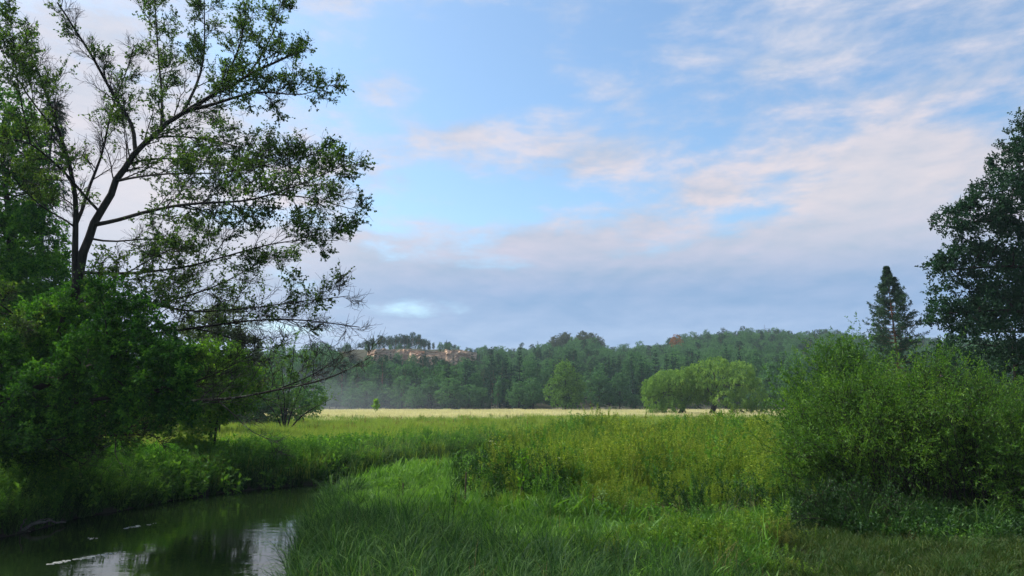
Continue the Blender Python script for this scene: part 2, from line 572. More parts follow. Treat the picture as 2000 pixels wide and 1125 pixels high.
def ground_material():
    m, g, out = material("meadow_soil")
    geo = g.n("ShaderNodeNewGeometry")
    pos = geo.outputs["Position"]
    dry = g.n("ShaderNodeAttribute", attribute_name="dry").outputs["Fac"]
    path = g.n("ShaderNodeAttribute", attribute_name="path").outputs["Fac"]
    wood = g.n("ShaderNodeAttribute", attribute_name="wood").outputs["Fac"]
    n1 = g.noise(pos, 0.35, 6.0, 0.62)
    n2 = g.noise(pos, 6.0, 5.0, 0.7)
    green = g.ramp(n1, [(0.3, (0.045, 0.075, 0.018)), (0.7, (0.085, 0.130, 0.028))])
    green = g.mix(g.math("MULTIPLY", n2, 0.6), green, (0.040, 0.045, 0.020))
    gold = g.ramp(n1, [(0.3, (0.30, 0.26, 0.12)), (0.7, (0.42, 0.36, 0.18))])
    trod = g.ramp(n2, [(0.3, (0.020, 0.026, 0.008)), (0.55, (0.038, 0.040, 0.014)), (0.75, (0.062, 0.052, 0.022))])  # trodden ground, with tree shade put into its colours
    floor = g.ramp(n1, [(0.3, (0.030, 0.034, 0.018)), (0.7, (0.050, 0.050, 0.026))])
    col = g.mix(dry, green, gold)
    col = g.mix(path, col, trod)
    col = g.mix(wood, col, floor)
    # bare brown mud on the steep river edge
    sep = g.n("ShaderNodeSeparateXYZ")
    g.link(pos, sep.inputs[0])
    low = g.math("SUBTRACT", 1.0, g.sstep(sep.outputs[2], 0.06, 0.30))
    col = g.mix(low, col, (0.020, 0.018, 0.010))
    b = g.n("ShaderNodeBsdfPrincipled")
    b.inputs["Roughness"].default_value = 0.95
    g.link(col, b.inputs["Base Color"])
    bp = g.n("ShaderNodeBump")
    bp.inputs["Strength"].default_value = 0.7
    bp.inputs["Distance"].default_value = 0.08
    g.link(n2, bp.inputs["Height"])
    g.link(bp.outputs[0], b.inputs["Normal"])
    g.link(b.outputs[0], out.inputs[0])
    return m


def water_material():
    m, g, out = material("river_water")
    geo = g.n("ShaderNodeNewGeometry")
    mp = g.n("ShaderNodeMapping")
    mp.inputs["Rotation"].default_value = (0, 0, math.radians(-25))
    mp.inputs["Scale"].default_value = (0.5, 1.4, 1)
    g.link(geo.outputs["Position"], mp.inputs[0])
    n1 = g.noise(mp.outputs[0], 2.2, 4.0, 0.55, 0.6)
    n2 = g.noise(mp.outputs[0], 0.35, 3.0, 0.5, 1.2)
    calm = g.sstep(n2, 0.35, 0.65)
    h = g.math("ADD", g.math("MULTIPLY", n1, g.math("ADD", 0.35, g.math("MULTIPLY", calm, 0.65))), g.math("MULTIPLY", n2, 0.8))
    bp = g.n("ShaderNodeBump")
    bp.inputs["Strength"].default_value = 0.07
    bp.inputs["Distance"].default_value = 0.06
    g.link(h, bp.inputs["Height"])
    b = g.n("ShaderNodeBsdfPrincipled")
    b.inputs["Base Color"].default_value = (0.012, 0.024, 0.008, 1)
    b.inputs["Roughness"].default_value = 0.03
    b.inputs["IOR"].default_value = 1.33
    g.link(bp.outputs[0], b.inputs["Normal"])
    gl = g.n("ShaderNodeBsdfGlossy")
    gl.inputs["Roughness"].default_value = 0.02
    g.link(bp.outputs[0], gl.inputs["Normal"])
    lw = g.n("ShaderNodeFresnel")
    lw.inputs[0].default_value = 3.4
    g.link(bp.outputs[0], lw.inputs["Normal"])
    df = g.n("ShaderNodeBsdfDiffuse")
    df.inputs[0].default_value = (0.008, 0.017, 0.005, 1)
    mx = g.n("ShaderNodeMixShader")
    g.link(lw.outputs[0], mx.inputs[0])
    g.link(df.outputs[0], mx.inputs[1])
    g.link(gl.outputs[0], mx.inputs[2])
    g.link(mx.outputs[0], out.inputs[0])
    return m


def rock_material():
    m, g, out = material("sandstone")
    geo = g.n("ShaderNodeNewGeometry")
    mp = g.n("ShaderNodeMapping")
    mp.inputs["Scale"].default_value = (0.12, 0.12, 0.9)
    g.link(geo.outputs["Position"], mp.inputs[0])
    n = g.noise(mp.outputs[0], 1.4, 6.0, 0.6)
    n2 = g.noise(geo.outputs["Position"], 0.35, 5.0, 0.6)
    col = g.ramp(n, [(0.22, (0.17, 0.105, 0.07)), (0.42, (0.36, 0.215, 0.135)), (0.60, (0.47, 0.33, 0.22)), (0.85, (0.56, 0.47, 0.35))])
    col = g.mix(g.sstep(n2, 0.55, 0.75), col, (0.16, 0.12, 0.10))
    b = g.n("ShaderNodeBsdfPrincipled")
    b.inputs["Roughness"].default_value = 0.9
    g.link(col, b.inputs["Base Color"])
    g.link(b.outputs[0], out.inputs[0])
    return m


def plain_mat(name, col, rough=0.8, metal=0.0):
    m, g, out = material(name)
    geo = g.n("ShaderNodeNewGeometry")
    n = g.noise(geo.outputs["Position"], 3.0, 3.0)
    c = g.mix(g.math("MULTIPLY", n, 0.5), col, tuple(x * 0.6 for x in col))
    b = g.n("ShaderNodeBsdfPrincipled")
    b.inputs["Roughness"].default_value = rough
    b.inputs["Metallic"].default_value = metal
    g.link(c, b.inputs["Base Color"])
    g.link(b.outputs[0], out.inputs[0])
    return m


M["soil"] = ground_material()
M["water"] = water_material()
M["rock"] = rock_material()
M["steel"] = plain_mat("grey_steel", (0.20, 0.19, 0.19), 0.5, 0.6)
M["foam"] = plain_mat("foam_white", (0.42, 0.44, 0.40), 0.7)

# ------------------------------------------------------------------ lie of the land
LEFT_BANK = np.array([foot(*p)[:2] for p in [(-420, 1120), (-120, 1072), (0, 1048), (60, 1035), (130, 1014), (250, 993), (350, 973), (480, 957), (560, 950),
                                             (640, 944), (700, 938), (800, 923), (860, 913), (950, 900), (1040, 892)]])
RIGHT_BANK = np.array([foot(*p)[:2] for p in [(560, 1900), (575, 1400), (590, 1180), (585, 1110), (600, 1062), (622, 1020), (645, 985), (675, 964), (735, 946),
                                              (800, 933), (870, 921), (950, 908), (1040, 899)]])
RIVER = np.concatenate([LEFT_BANK, RIGHT_BANK[::-1], np.array([[-1.5, -6.0], [-40.0, -6.0]])])


def seg_dist(x, y, poly, closed=False):
    pts = poly if not closed else np.concatenate([poly, poly[:1]])
    best = np.full(x.shape, 1e9)
    for (x0, y0), (x1, y1) in zip(pts[:-1], pts[1:]):
        dx, dy = x1 - x0, y1 - y0
        t = np.clip(((x - x0) * dx + (y - y0) * dy) / (dx * dx + dy * dy + 1e-12), 0, 1)
        best = np.minimum(best, np.hypot(x - x0 - t * dx, y - y0 - t * dy))
    return best


def inside(x, y, poly):
    c = np.zeros(x.shape, bool)
    for (x0, y0), (x1, y1) in zip(poly, np.roll(poly, -1, 0)):
        hit = ((y0 > y) != (y1 > y)) & (x < (x1 - x0) * (y - y0) / (y1 - y0 + 1e-12) + x0)
        c ^= hit
    return c


def ss(t):
    t = np.clip(t, 0, 1)
    return t * t * (3 - 2 * t)


_nr = np.random.default_rng(3)
_nk = _nr.normal(size=(18, 2)) * np.r_[np.full(6, 0.02), np.full(6, 0.12), np.full(6, 0.7)][:, None]
_np = _nr.uniform(0, 6.28, 18)


def wob(x, y, a):
    """gentle sums of waves: a = amplitudes at 3 scales"""
    out = 0
    for i in range(18):
        out = out + a[i // 6] * np.sin(_nk[i, 0] * x * 6.28 + _nk[i, 1] * y * 6.28 + _np[i])
    return out / 2.5


RIDGE_X = np.array([-420, -260, -165, -110, -60, -28, 0, 24, 32, 50, 60, 67, 94, 105, 121, 134, 161, 188, 219, 235, 279, 420])
RIDGE_Z = np.array([18, 19, 20, 22, 24, 24.5, 25, 28, 32, 33, 28.5, 26.5, 28, 31.5, 35, 37.5, 38.5, 37, 36, 34, 33, 30]) - 1.5


def ground_z(x, y):
    x, y = np.asarray(x, float), np.asarray(y, float)
    sd = seg_dist(x, y, RIVER, True)
    wet = inside(x, y, RIVER)
    dl, dr = seg_dist(x, y, LEFT_BANK), seg_dist(x, y, RIGHT_BANK)
    far = dl < dr
    bank_far = 0.10 + 0.62 * ss(sd / 0.8) + 0.28 * ss((sd - 0.8) / 4)
    bank_near = 0.08 + 0.34 * ss(sd / 1.2) + 0.22 * ss((sd - 1.2) / 4) + 0.36 * ss((sd - 6) / 20)
    z = np.where(far, bank_far, bank_near)
    z = np.where(wet, 0.08 - 0.9 * ss(sd / 1.2), z)
    dry = ~wet
    z = z + dry * ss(sd / 3) * wob(x, y, (0.05, 0.05, 0.03)) * np.clip(1.2 - y / 220, 0.3, 1)
    # forested hills behind the meadow
    yy = np.maximum(y, 60)
    zr = np.interp(x * 480 / np.maximum(yy, 210), RIDGE_X, RIDGE_Z)
    hill = (zr - 1) * np.clip((y - 214) / 266, 0, 1) ** 1.15
    hill = np.where(y > 480, (zr - 1) - (y - 480) * 0.02, hill)
    edge = ss((y - 214) / 25)
    hill = hill * edge + edge * wob(x, y, (1.2, 0.3, 0.0))
    # the knoll with the cliff
    kx = (x + 43) / np.where(x < -43, 62, 34)
    cap = 27.6 * np.clip(1.12 - np.abs(kx) ** 2.6 * 0.55, 0, 1)
    front = ss((y - (344 + 3 * np.sin(x * 0.16))) / 7.0)
    back = 1 - ss((y - 385) / 60)
    slope_front = 13.0 * ss((y - 214) / 128)
    knoll = np.where(np.abs(kx) < 1.6, slope_front * np.clip(1.2 - np.abs(kx) ** 2 * 0.4, 0, 1) * (1 - front) + cap * front, 0) * np.where(y > 350, back, 1)
    near_knoll = (np.abs(kx) < 1.35) & (y < 342)
    hill = np.where(near_knoll, np.minimum(hill, slope_front), hill)
    return z + np.maximum(hill, knoll)


def gz(x, y):
    return float(ground_z(np.array([x]), np.array([y]))[0])


def polyw(pts, z=0.6):
    return np.array([foot(px, py, z)[:2] for px, py in pts])


THICKET = polyw([(938, 962), (1000, 986), (1080, 990), (1200, 1006), (1300, 1012), (1400, 1004), (1500, 1012), (1590, 1000), (1640, 940), (1600, 880),
                 (1500, 858), (1400, 850), (1250, 848), (1120, 858), (1010, 884), (945, 925)], 0.7)
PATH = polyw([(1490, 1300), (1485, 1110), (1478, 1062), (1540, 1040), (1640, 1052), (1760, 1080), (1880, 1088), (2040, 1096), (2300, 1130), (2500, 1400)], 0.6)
SEDGE = polyw([(560, 1250), (585, 1098), (606, 1058), (640, 1036), (720, 1046), (800, 1066), (900, 1090), (1000, 1104), (1150, 1116), (1300, 1140), (1440, 1150),
               (1490, 1170), (1500, 1400), (560, 1500)], 0.3)
NETTLES = polyw([(1150, 1082), (1210, 1064), (1300, 1050), (1400, 1050), (1460, 1066), (1492, 1092), (1486, 1118), (1400, 1118), (1280, 1104), (1190, 1096)], 0.6)
SHADE_PATCH = polyw([(930, 950), (960, 972), (1020, 984), (1090, 988), (1110, 968), (1080, 950), (1000, 942), (950, 932)], 0.7)  # where dark-coloured stems stand in for shadow in the weeds
LOWHERB = polyw([(960, 978), (1040, 990), (1200, 1010), (1330, 1018), (1330, 1030), (1200, 1022), (1040, 1005), (960, 992)], 0.6)
DRY0 = 112.0


def dry_edge(x):
    return DRY0 + 9 * np.sin(x * 0.045 + 1.0) + 5 * np.sin(x * 0.13) + np.where(x > 15, np.clip((x - 15) * 0.35, 0, 18), 0)


def terrain():
    ny, nx = 300, 300
    s = np.linspace(0, 1, ny)
    ys = -8 + 60 * s + 940 * s ** 3.2 + 400 * s ** 9
    w = 26 + 1.05 * np.maximum(ys, 0)
    u = np.linspace(-1, 1, nx)
    X = u[None] * w[:, None]
    Y = np.repeat(ys[:, None], nx, 1)
    Z = ground_z(X.ravel(), Y.ravel())
    V = np.stack([X.ravel(), Y.ravel(), Z], 1)
    idx = np.arange(nx * ny).reshape(ny, nx)
    Q = np.stack([idx[:-1, :-1], idx[:-1, 1:], idx[1:, 1:], idx[1:, :-1]], -1).reshape(-1, 4)
    g = Geo().add(V, Q, 0.5, 0, True)
    o = g.build("ground", M["soil"])
    me = o.data
    x, y = V[:, 0], V[:, 1]
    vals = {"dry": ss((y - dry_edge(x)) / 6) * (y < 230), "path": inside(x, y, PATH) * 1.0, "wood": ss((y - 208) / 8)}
    for k, a in vals.items():
        me.attributes.new(k, "FLOAT", "POINT").data.foreach_set("value", np.asarray(a, np.float32))
    tag(o, "uneven green river meadow rising into forested hills", None, None, "structure")


terrain()

wg = Geo()
xs, ysw = np.linspace(-60, 24, 60), np.linspace(-6, 64, 50)
WX, WY = np.meshgrid(xs, ysw)
wi = np.arange(WX.size).reshape(WX.shape)
wg.add(np.stack([WX.ravel(), WY.ravel(), np.zeros(WX.size)], 1), np.stack([wi[:-1, :-1], wi[:-1, 1:], wi[1:, 1:], wi[1:, :-1]], -1), 0.5, 0, True)
tag(wg.build("river_water", M["water"]), "dark green slow river bending behind the grassy spit", None, None, "structure")


# ------------------------------------------------------------------ scattering ground cover
def scatter_modifier(name, pts, rot, scl, vi, templates, label):
    me = bpy.data.meshes.new(name)
    me.vertices.add(len(pts))
    me.vertices.foreach_set("co", np.asarray(pts, np.float32).ravel())
    for nm, typ, val, key in (("rot", "FLOAT_VECTOR", rot, "vector"), ("scl", "FLOAT_VECTOR", scl, "vector"), ("vi", "INT", vi, "value")):
        a = me.attributes.new(nm, typ, "POINT")
        a.data.foreach_set(key, np.asarray(val, np.int32 if typ == "INT" else np.float32).ravel())
    o = bpy.data.objects.new(name, me)
    COL.objects.link(o)
    tag(o, label, None, None, "stuff")
    ng = bpy.data.node_groups.new(name, "GeometryNodeTree")
    ng.interface.new_socket("Geometry", in_out="INPUT", socket_type="NodeSocketGeometry")
    ng.interface.new_socket("Geometry", in_out="OUTPUT", socket_type="NodeSocketGeometry")
    N = ng.nodes
    gi, go = N.new("NodeGroupInput"), N.new("NodeGroupOutput")
    iop = N.new("GeometryNodeInstanceOnPoints")
    join = N.new("GeometryNodeJoinGeometry")
    for t in templates:
        oi = N.new("GeometryNodeObjectInfo")
        oi.transform_space = "ORIGINAL"
        oi.inputs["Object"].default_value = t
        oi.inputs["As Instance"].default_value = True
        ng.links.new(oi.outputs["Geometry"], join.inputs[0])

    def attr(nm, typ):
        a = N.new("GeometryNodeInputNamedAttribute")
        a.data_type = typ
        a.inputs["Name"].default_value = nm
        return a.outputs["Attribute"]
    e2r = N.new("FunctionNodeEulerToRotation")
    ng.links.new(attr("rot", "FLOAT_VECTOR"), e2r.inputs[0])
    ng.links.new(gi.outputs[0], iop.inputs["Points"])
    ng.links.new(join.outputs[0], iop.inputs["Instance"])
    iop.inputs["Pick Instance"].default_value = True
    ng.links.new(attr("vi", "INT"), iop.inputs["Instance Index"])
    ng.links.new(e2r.outputs[0], iop.inputs["Rotation"])
    ng.links.new(attr("scl", "FLOAT_VECTOR"), iop.inputs["Scale"])
    ng.links.new(iop.outputs[0], go.inputs[0])
    md = o.modifiers.new("scatter", "NODES")
    md.node_group = ng
    return o


def in_view(x, y, side=3.0, back=0.0):
    return (np.abs(x) < 0.73 * y + side) & (y > back)


def jitter_grid(rng, x0, x1, y0, y1, step):
    nx, ny = int((x1 - x0) / step) + 1, int((y1 - y0) / step) + 1
    gx, gy = np.meshgrid(np.arange(nx), np.arange(ny))
    x = x0 + (gx + rng.random(gx.shape)) * step
    y = y0 + (gy + rng.random(gy.shape)) * step
    x, y = x.ravel(), y.ravel()
    k = in_view(x, y)
    return x[k], y[k]


def scatter(name, x, y, templates, smin, smax, label, rng, tilt=0.12, dz=0.0, hs=0.15, mul=1.0):
    z = ground_z(x, y) + dz
    n = len(x)
    s = rng.uniform(smin, smax, n) * mul
    scl = np.stack([s, s, s * rng.uniform(1 - hs, 1 + hs, n)], 1)
    rot = np.stack([rng.normal(0, tilt, n), rng.normal(0, tilt, n), rng.uniform(0, 6.28, n)], 1)
    return scatter_modifier(name, np.stack([x, y, z], 1), rot, scl, rng.integers(0, len(templates), n), templates, label)


def blade_geo(rng, n, rad, h, w, bend, segs=3, geo=None, mat=0, hj=0.35, tint=0.5, tj=0.25, lean=0.25):
    geo = geo or Geo()
    a = rng.uniform(0, 6.28, n)
    r = rad * np.sqrt(rng.random(n))
    p = np.stack([r * np.cos(a), r * np.sin(a), np.zeros(n) - 0.03], 1)
    b = rng.uniform(0, 6.28, n)
    out = np.stack([np.cos(b), np.sin(b), np.zeros(n)], 1)
    L = h * rng.uniform(1 - hj, 1 + hj, n)
    bd = bend * rng.uniform(0.3, 1.4, n)
    ln = lean * rng.uniform(0, 1, n)
    side = np.stack([-np.sin(b + rng.normal(0, 0.5, n)), np.cos(b), np.zeros(n)], 1)
    s = np.linspace(0, 1, segs + 1)
    # an arching blade: the angle from upright grows towards the tip
    th = ln[:, None] + bd[:, None] * s[None] ** 1.6
    step = L[:, None] / segs
    hx = np.cumsum(np.c_[np.zeros(n), (np.sin(th) * step)[:, :-1]], 1)
    hz = np.cumsum(np.c_[np.zeros(n), (np.cos(th) * step)[:, :-1]], 1)
    c = p[:, None] + out[:, None] * hx[..., None] + np.array([0, 0, 1.0]) * hz[..., None]
    wd = w * rng.uniform(0.7, 1.3, n)[:, None] * np.array([0.75, 1.0, 0.7, 0.12] if segs == 3 else np.linspace(1, 0.12, segs + 1))[None]
    v = np.stack([c - side[:, None] * wd[..., None] / 2, c + side[:, None] * wd[..., None] / 2], 2)
    idx = np.arange(n * (segs + 1) * 2).reshape(n, segs + 1, 2)
    q = np.stack([idx[:, :-1, 0], idx[:, :-1, 1], idx[:, 1:, 1], idx[:, 1:, 0]], -1).reshape(-1, 4)
    tt = np.clip(tint + rng.normal(0, tj, n), 0, 1)
    geo.add(v.reshape(-1, 3), q, np.repeat(tt, segs), mat, False)
    return geo


def stem_geo(rng, n, rad, h, leaf, lw, per, up=0.4, geo=None, mat=0, top=None, lean=0.18, hj=0.25, t0=0.15, stem_w=0.012, spread=1.1, tj=0.2):
    """leafy herb stems"""
    geo = geo or Geo()
    a = rng.uniform(0, 6.28, n)
    r = rad * np.sqrt(rng.random(n))
    p = np.stack([r * np.cos(a), r * np.sin(a), np.zeros(n) - 0.05], 1)
    d = unit(np.stack([rng.normal(0, lean, n), rng.normal(0, lean, n), np.ones(n)], 1))
    L = h * rng.uniform(1 - hj, 1 + hj, n)
    s = np.linspace(0, 1, 5)
    sag = rand_dirs(rng, n) * 0.12
    P = p[:, None] + L[:, None, None] * (d[:, None] * s[None, :, None] + sag[:, None] * (s ** 2)[None, :, None])
    R = np.linspace(1, 0.3, 5)[None] * np.full((n, 1), stem_w / 2)
    v, q = tubes(P, R, 3)
    ct = np.clip(rng.normal(0.5, 0.18, n), 0, 1)
    geo.add(v, q, np.repeat(ct * 0.6, 12), mat)
    twig_leaves(geo, rng, P, per, t0, leaf, lw, up=up, droop=0.15, mat=mat, tint=ct, spread=spread, tj=tj)
    if top is not None:
        mt, cnt, sz = top
        i = np.repeat(np.arange(n), cnt)
        pp, T = along(P, i, 0.8 + 0.2 * rng.random(n * cnt))
        pp = pp + rand_dirs(rng, len(pp)) * np.array([0.05, 0.05, 0.04])
        v, q = leaf_quads(rng, pp, rand_dirs(rng, len(pp)) + np.array([0, 0, 0.5]), rand_dirs(rng, len(pp)), sz, sz * 0.6)
        geo.add(v, q, rng.random(len(pp)), mt)
    return geo


def templates(name, spots, geos, mats, label):
    out = []
    for (x, y), g in zip(spots, geos):
        o = g.build(name, mats, None, (x, y, gz(x, y)))
        tag(o, label, None, None, "stuff")
        out.append(o)
    return out


def ground_cover():
    r = np.random.default_rng(5)
    lawn = templates("lush_grass", [(2.5, 27.5), (3.3, 29), (1.2, 24.4), (-2.4, 26)],
                     [blade_geo(r, 66, 0.34, 0.28, 0.017, 1.5, lean=0.9, tj=0.3) for _ in range(4)], M["lawn_blade"], "tuft of fresh green grass on the spit")
    sedge = templates("long_sedge", [(-2.5, 17.5), (-0.5, 17.2), (1.8, 17.0), (3.9, 17.1)],
                      [blade_geo(r, 60, 0.17, 0.95, 0.024, 2.2, segs=5, lean=0.85, hj=0.5, tj=0.36) for _ in range(4)], M["sedge_blade"], "tuft of long arching sedge at the water")
    herb = templates("low_herbs", [(4.0, 24.5), (5.5, 24.2), (6.3, 24)],
                     [stem_geo(r, 16, 0.34, 0.34, 0.10, 0.055, 9, up=1.2, lean=0.35) for _ in range(3)], M["nettle_leaf"], "low broad leaved herbs by the stakes")
    nettle = templates("nettle_bed", [(6.4, 19.2), (5.2, 18.8), (4.5, 19)],
                       [stem_geo(r, 15, 0.32, 0.72, 0.085, 0.026, 26, up=0.6, lean=0.2) for _ in range(3)], M["nettle_leaf"], "bed of young nettles in front of the tall weeds")
    young = templates("young_weeds", [(6.2, 18.4), (5.4, 18.0)], [stem_geo(r, 15, 0.32, 0.70, 0.075, 0.024, 30, up=0.6, lean=0.2, tj=0.3) for _ in range(3)][:2], M["fresh_leaf"], "bright young weeds beside the path")
    weed = templates("tall_weeds", [(4.2, 30.5), (7.0, 31.5), (9.5, 33), (2.5, 33)],
                     [stem_geo(r, 18, 0.42, 1.30, 0.085, 0.026, 44, up=0.5, lean=0.16, top=(0, 12, 0.06), hj=0.25, tj=0.34) for _ in range(4)], M["weed_leaf"],
                     "stand of tall yellow green weeds")
    mead = templates("meadow_grass", [(-7, 60), (0, 66), (9, 72), (20, 80)],
                     [blade_geo(r, 120, 0.75, 0.55, 0.020, 0.9, lean=0.35, hj=0.45) for _ in range(4)], M["meadow_blade"], "tuft of tall green meadow grass")
    dry = templates("dry_grass", [(-10, 135), (12, 140), (30, 145)],
                    [blade_geo(r, 150, 1.5, 0.55, 0.045, 0.7, lean=0.3, hj=0.35) for _ in range(3)], M["dry_blade"], "ripe golden grass at the far side of the meadow")

    gloom = templates("painted_shade_stems", [(-0.6, 27.2), (0.8, 27.0)], [stem_geo(r, 18, 0.40, 1.05, 0.08, 0.034, 34, up=0.5, lean=0.2) for _ in range(2)], M["dark_herb"], "tall leafy stems darkened for shade at the corner of the weeds")  # their dark colour stands in for shade along the weeds
    dark = templates("painted_shade_herbs", [(13.5, 20.5), (15.0, 19.6), (11.5, 19.4)],
                     [stem_geo(r, 20, 0.34, 0.40, 0.075, 0.034, 16, up=0.8, lean=0.35) for _ in range(3)], M["dark_herb"], "leafy herbs darkened for shade")
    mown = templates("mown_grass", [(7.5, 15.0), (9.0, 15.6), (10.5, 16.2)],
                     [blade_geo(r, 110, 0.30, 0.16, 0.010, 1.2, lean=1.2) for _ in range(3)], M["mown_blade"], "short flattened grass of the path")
    # --- the spit
    x, y = jitter_grid(r, -8, 22, 12, 60, 0.27)
    sd, wet = seg_dist(x, y, RIVER, True), inside(x, y, RIVER)
    near = seg_dist(x, y, RIGHT_BANK) <= seg_dist(x, y, LEFT_BANK) + 0.5
    base = near & ~wet & ~inside(x, y, THICKET) & ~inside(x, y, PATH) & (x < 0.33 * y + 0.8)
    k = base & (sd > 0.1) & (y < 58) & (~inside(x, y, SEDGE) | (r.random(len(x)) < 0.25))
    hmul = 0.95 + 0.55 * wob(x[k], y[k], (0.3, 0.8, 0.8))
    scatter("spit_grass", x[k], y[k], lawn, 0.65, 1.4, "short lush grass covering the spit beside the river", r, 0.25, hs=0.3, mul=np.clip(hmul, 0.4, 1.9))
    x, y = jitter_grid(r, -8, 14, 12, 50, 0.62)
    sd, wet = seg_dist(x, y, RIVER, True), inside(x, y, RIVER)
    near = seg_dist(x, y, RIGHT_BANK) <= seg_dist(x, y, LEFT_BANK) + 0.5
    base = near & ~wet & ~inside(x, y, THICKET) & ~inside(x, y, PATH) & (sd > 0.2)
    pat = wob(x, y, (0.2, 0.8, 0.8))
    base &= np.min([np.hypot(x - foot(*p, 0.62)[0], y - foot(*p, 0.62)[1] + 0.6) for p in ((908, 992), (1018, 1004), (1158, 1014), (1176, 1012), (787, 966))], axis=0) > 1.1
    k = base & (r.random(len(x)) < 0.13 + 0.25 * (pat > 0.45))
    scatter("spit_tussocks", x[k], y[k], sedge, 0.40, 0.75, "scattered tussocks in the grass of the spit", r, 0.25)
    k = base & (r.random(len(x)) < 0.14 + 0.60 * (pat < -0.3))
    scatter("spit_herbs", x[k], y[k], herb, 0.5, 1.0, "low herbs mixed into the grass of the spit", r, 0.25)
    k = base & (y < 24) & (r.random(len(x)) < 0.10 + 0.25 * (pat > 0.2))
    scatter("spit_nettles", x[k], y[k], nettle, 0.35, 0.75, "young nettles scattered through the front of the spit", r, 0.2, hs=0.3)
    # the long sedge on the near bank and along the water
    x, y = jitter_grid(r, -8, 12, 11.0, 33, 0.33)
    sd, wet = seg_dist(x, y, RIVER, True), inside(x, y, RIVER)
    near = seg_dist(x, y, RIGHT_BANK) <= seg_dist(x, y, LEFT_BANK)
    d = np.where(wet, -sd, sd)
    k = near & (d > -0.25) & ~inside(x, y, PATH) & (inside(x, y, SEDGE) | ((d < 1.0) & (r.random(len(x)) < 0.35) & (y < 31)))
    k &= r.random(len(x)) < 0.85
    scatter("sedge_bank", x[k], y[k], sedge, 0.55, 1.2, "long blue green sedge arching over the near bank", r, 0.22, mul=np.clip(1.12 - 0.07 * (x[k] + 3), 0.6, 1.12))
    k = near & (d > 0.2) & (y < 24) & ~inside(x, y, PATH) & (r.random(len(x)) < 0.06)
    straw = templates("dry_stalks", [(0.2, 16.2), (2.2, 16.4)], [blade_geo(r, 9, 0.15, 0.75, 0.010, 1.3, segs=4, lean=0.7, hj=0.4) for _ in range(2)], M["straw"], "dry pale stalks among the sedge")
    scatter("straw_stalks", x[k], y[k], straw, 0.6, 1.2, "dry pale stalks among the sedge of the near bank", r, 0.3)
    x, y = jitter_grid(r, 2, 10, 13, 26, 0.36)
    x, y = jitter_grid(r, 1, 11, 12, 26, 0.33)
    ed = seg_dist(x, y, NETTLES, True) * np.where(inside(x, y, NETTLES), 1, -1) + wob(x, y, (0.1, 0.4, 0.5))
    k = (ed > -0.5) & (r.random(len(x)) < 0.9)
    hm = (0.45 + 0.55 * ss((ed[k] + 0.5) / 1.3)) * (1 + 0.3 * wob(x[k], y[k], (0, 0.8, 0.9)))
    scatter("nettle_patch", x[k], y[k], young, 0.65, 1.35, "bushy patch of bright green nettles beside the trodden path", r, 0.2, hs=0.3, mul=hm * 0.62)
    x, y = jitter_grid(r, -2, 12, 16, 30, 0.40)
    k = inside(x, y, LOWHERB) | (inside(x, y, NETTLES) & (r.random(len(x)) < 0.2))
    scatter("herb_carpet", x[k], y[k], herb, 0.8, 1.3, "low dark green herbs at the foot of the tall weeds", r)
    # tall weeds: ragged in height, thinning out and lower towards the edges
    x, y = jitter_grid(r, -4, 32, 21, 64, 0.50)
    ed = seg_dist(x, y, THICKET, True) * np.where(inside(x, y, THICKET), 1, -1) + wob(x, y, (0.3, 0.8, 0.5))
    k = (ed > -0.4) & (r.random(len(x)) < 0.35 + 0.65 * ss((ed + 0.4) / 1.2))
    x, y, ed = x[k], y[k], ed[k]
    hf = 0.80 * (0.50 + 0.50 * ss((ed + 0.3) / 2.2)) * (0.92 + 0.42 * wob(x, y, (0.3, 0.8, 0.7)))
    kind = r.random(len(x)) + 0.22 * wob(x, y, (0.2, 1.0, 0.6))
    kw = kind < 0.62
    scatter("weed_thicket", x[kw], y[kw], weed, 0.75, 1.15, "thicket of tall yellow green weeds behind the stakes", r, 0.16, hs=0.3, mul=hf[kw])
    kn_ = (kind >= 0.55) & (kind < 0.88)
    scatter("nettle_thicket", x[kn_], y[kn_], nettle, 1.2, 1.75, "dark nettles mixed into the tall weeds", r, 0.16, hs=0.3, mul=hf[kn_])
    kg = kind >= 0.97
    scatter("weed_grass", x[kg], y[kg], mead, 0.8, 1.3, "tall seeding grass among the weeds", r, 0.15, hs=0.3, mul=hf[kg])
    # stems with shade painted into their leaves break up the weeds' front edge
    x, y = jitter_grid(r, -4, 26, 20, 50, 0.42)
    ed = seg_dist(x, y, THICKET, True) * np.where(inside(x, y, THICKET), 1, -1) + wob(x, y, (0.3, 0.8, 0.5))
    clear = np.min([np.hypot(x - foot(*p, 0.62)[0], y - foot(*p, 0.62)[1] + 0.5) for p in ((908, 992), (1018, 1004), (1158, 1014), (1176, 1012))], axis=0) > 1.0
    k = (ed > -0.9) & (ed < 0.8) & (y < 34) & clear & (r.random(len(x)) < 0.30 + 0.35 * wob(x, y, (0, 0.9, 0.9)))
    scatter("edge_stems", x[k], y[k], gloom, 0.35, 0.95, "leafy stems darkened for shade along the front edge of the weeds", r, 0.2, hs=0.3)
    # stray weeds blending into the meadow
    x, y = jitter_grid(r, -25, 40, 36, 100, 1.6)
    sd, wet = seg_dist(x, y, RIVER, True), inside(x, y, RIVER)
    k = ~wet & (sd > 1) & (r.random(len(x)) < 0.20 + 0.25 * wob(x, y, (0.6, 1.0, 0))) & (x > -0.12 * y - 2)
    scatter("stray_weeds", x[k], y[k], weed, 0.5, 0.85, "stray clumps of weeds in the meadow", r, 0.15, hs=0.3)
    x, y = jitter_grid(r, -70, 60, 46, 120, 1.5)
    sd, wet = seg_dist(x, y, RIVER, True), inside(x, y, RIVER)
    k = ~wet & (sd > 1) & (r.random(len(x)) < 0.10 + 0.20 * (wob(x, y, (0.8, 0.8, 0)) > 0.5))
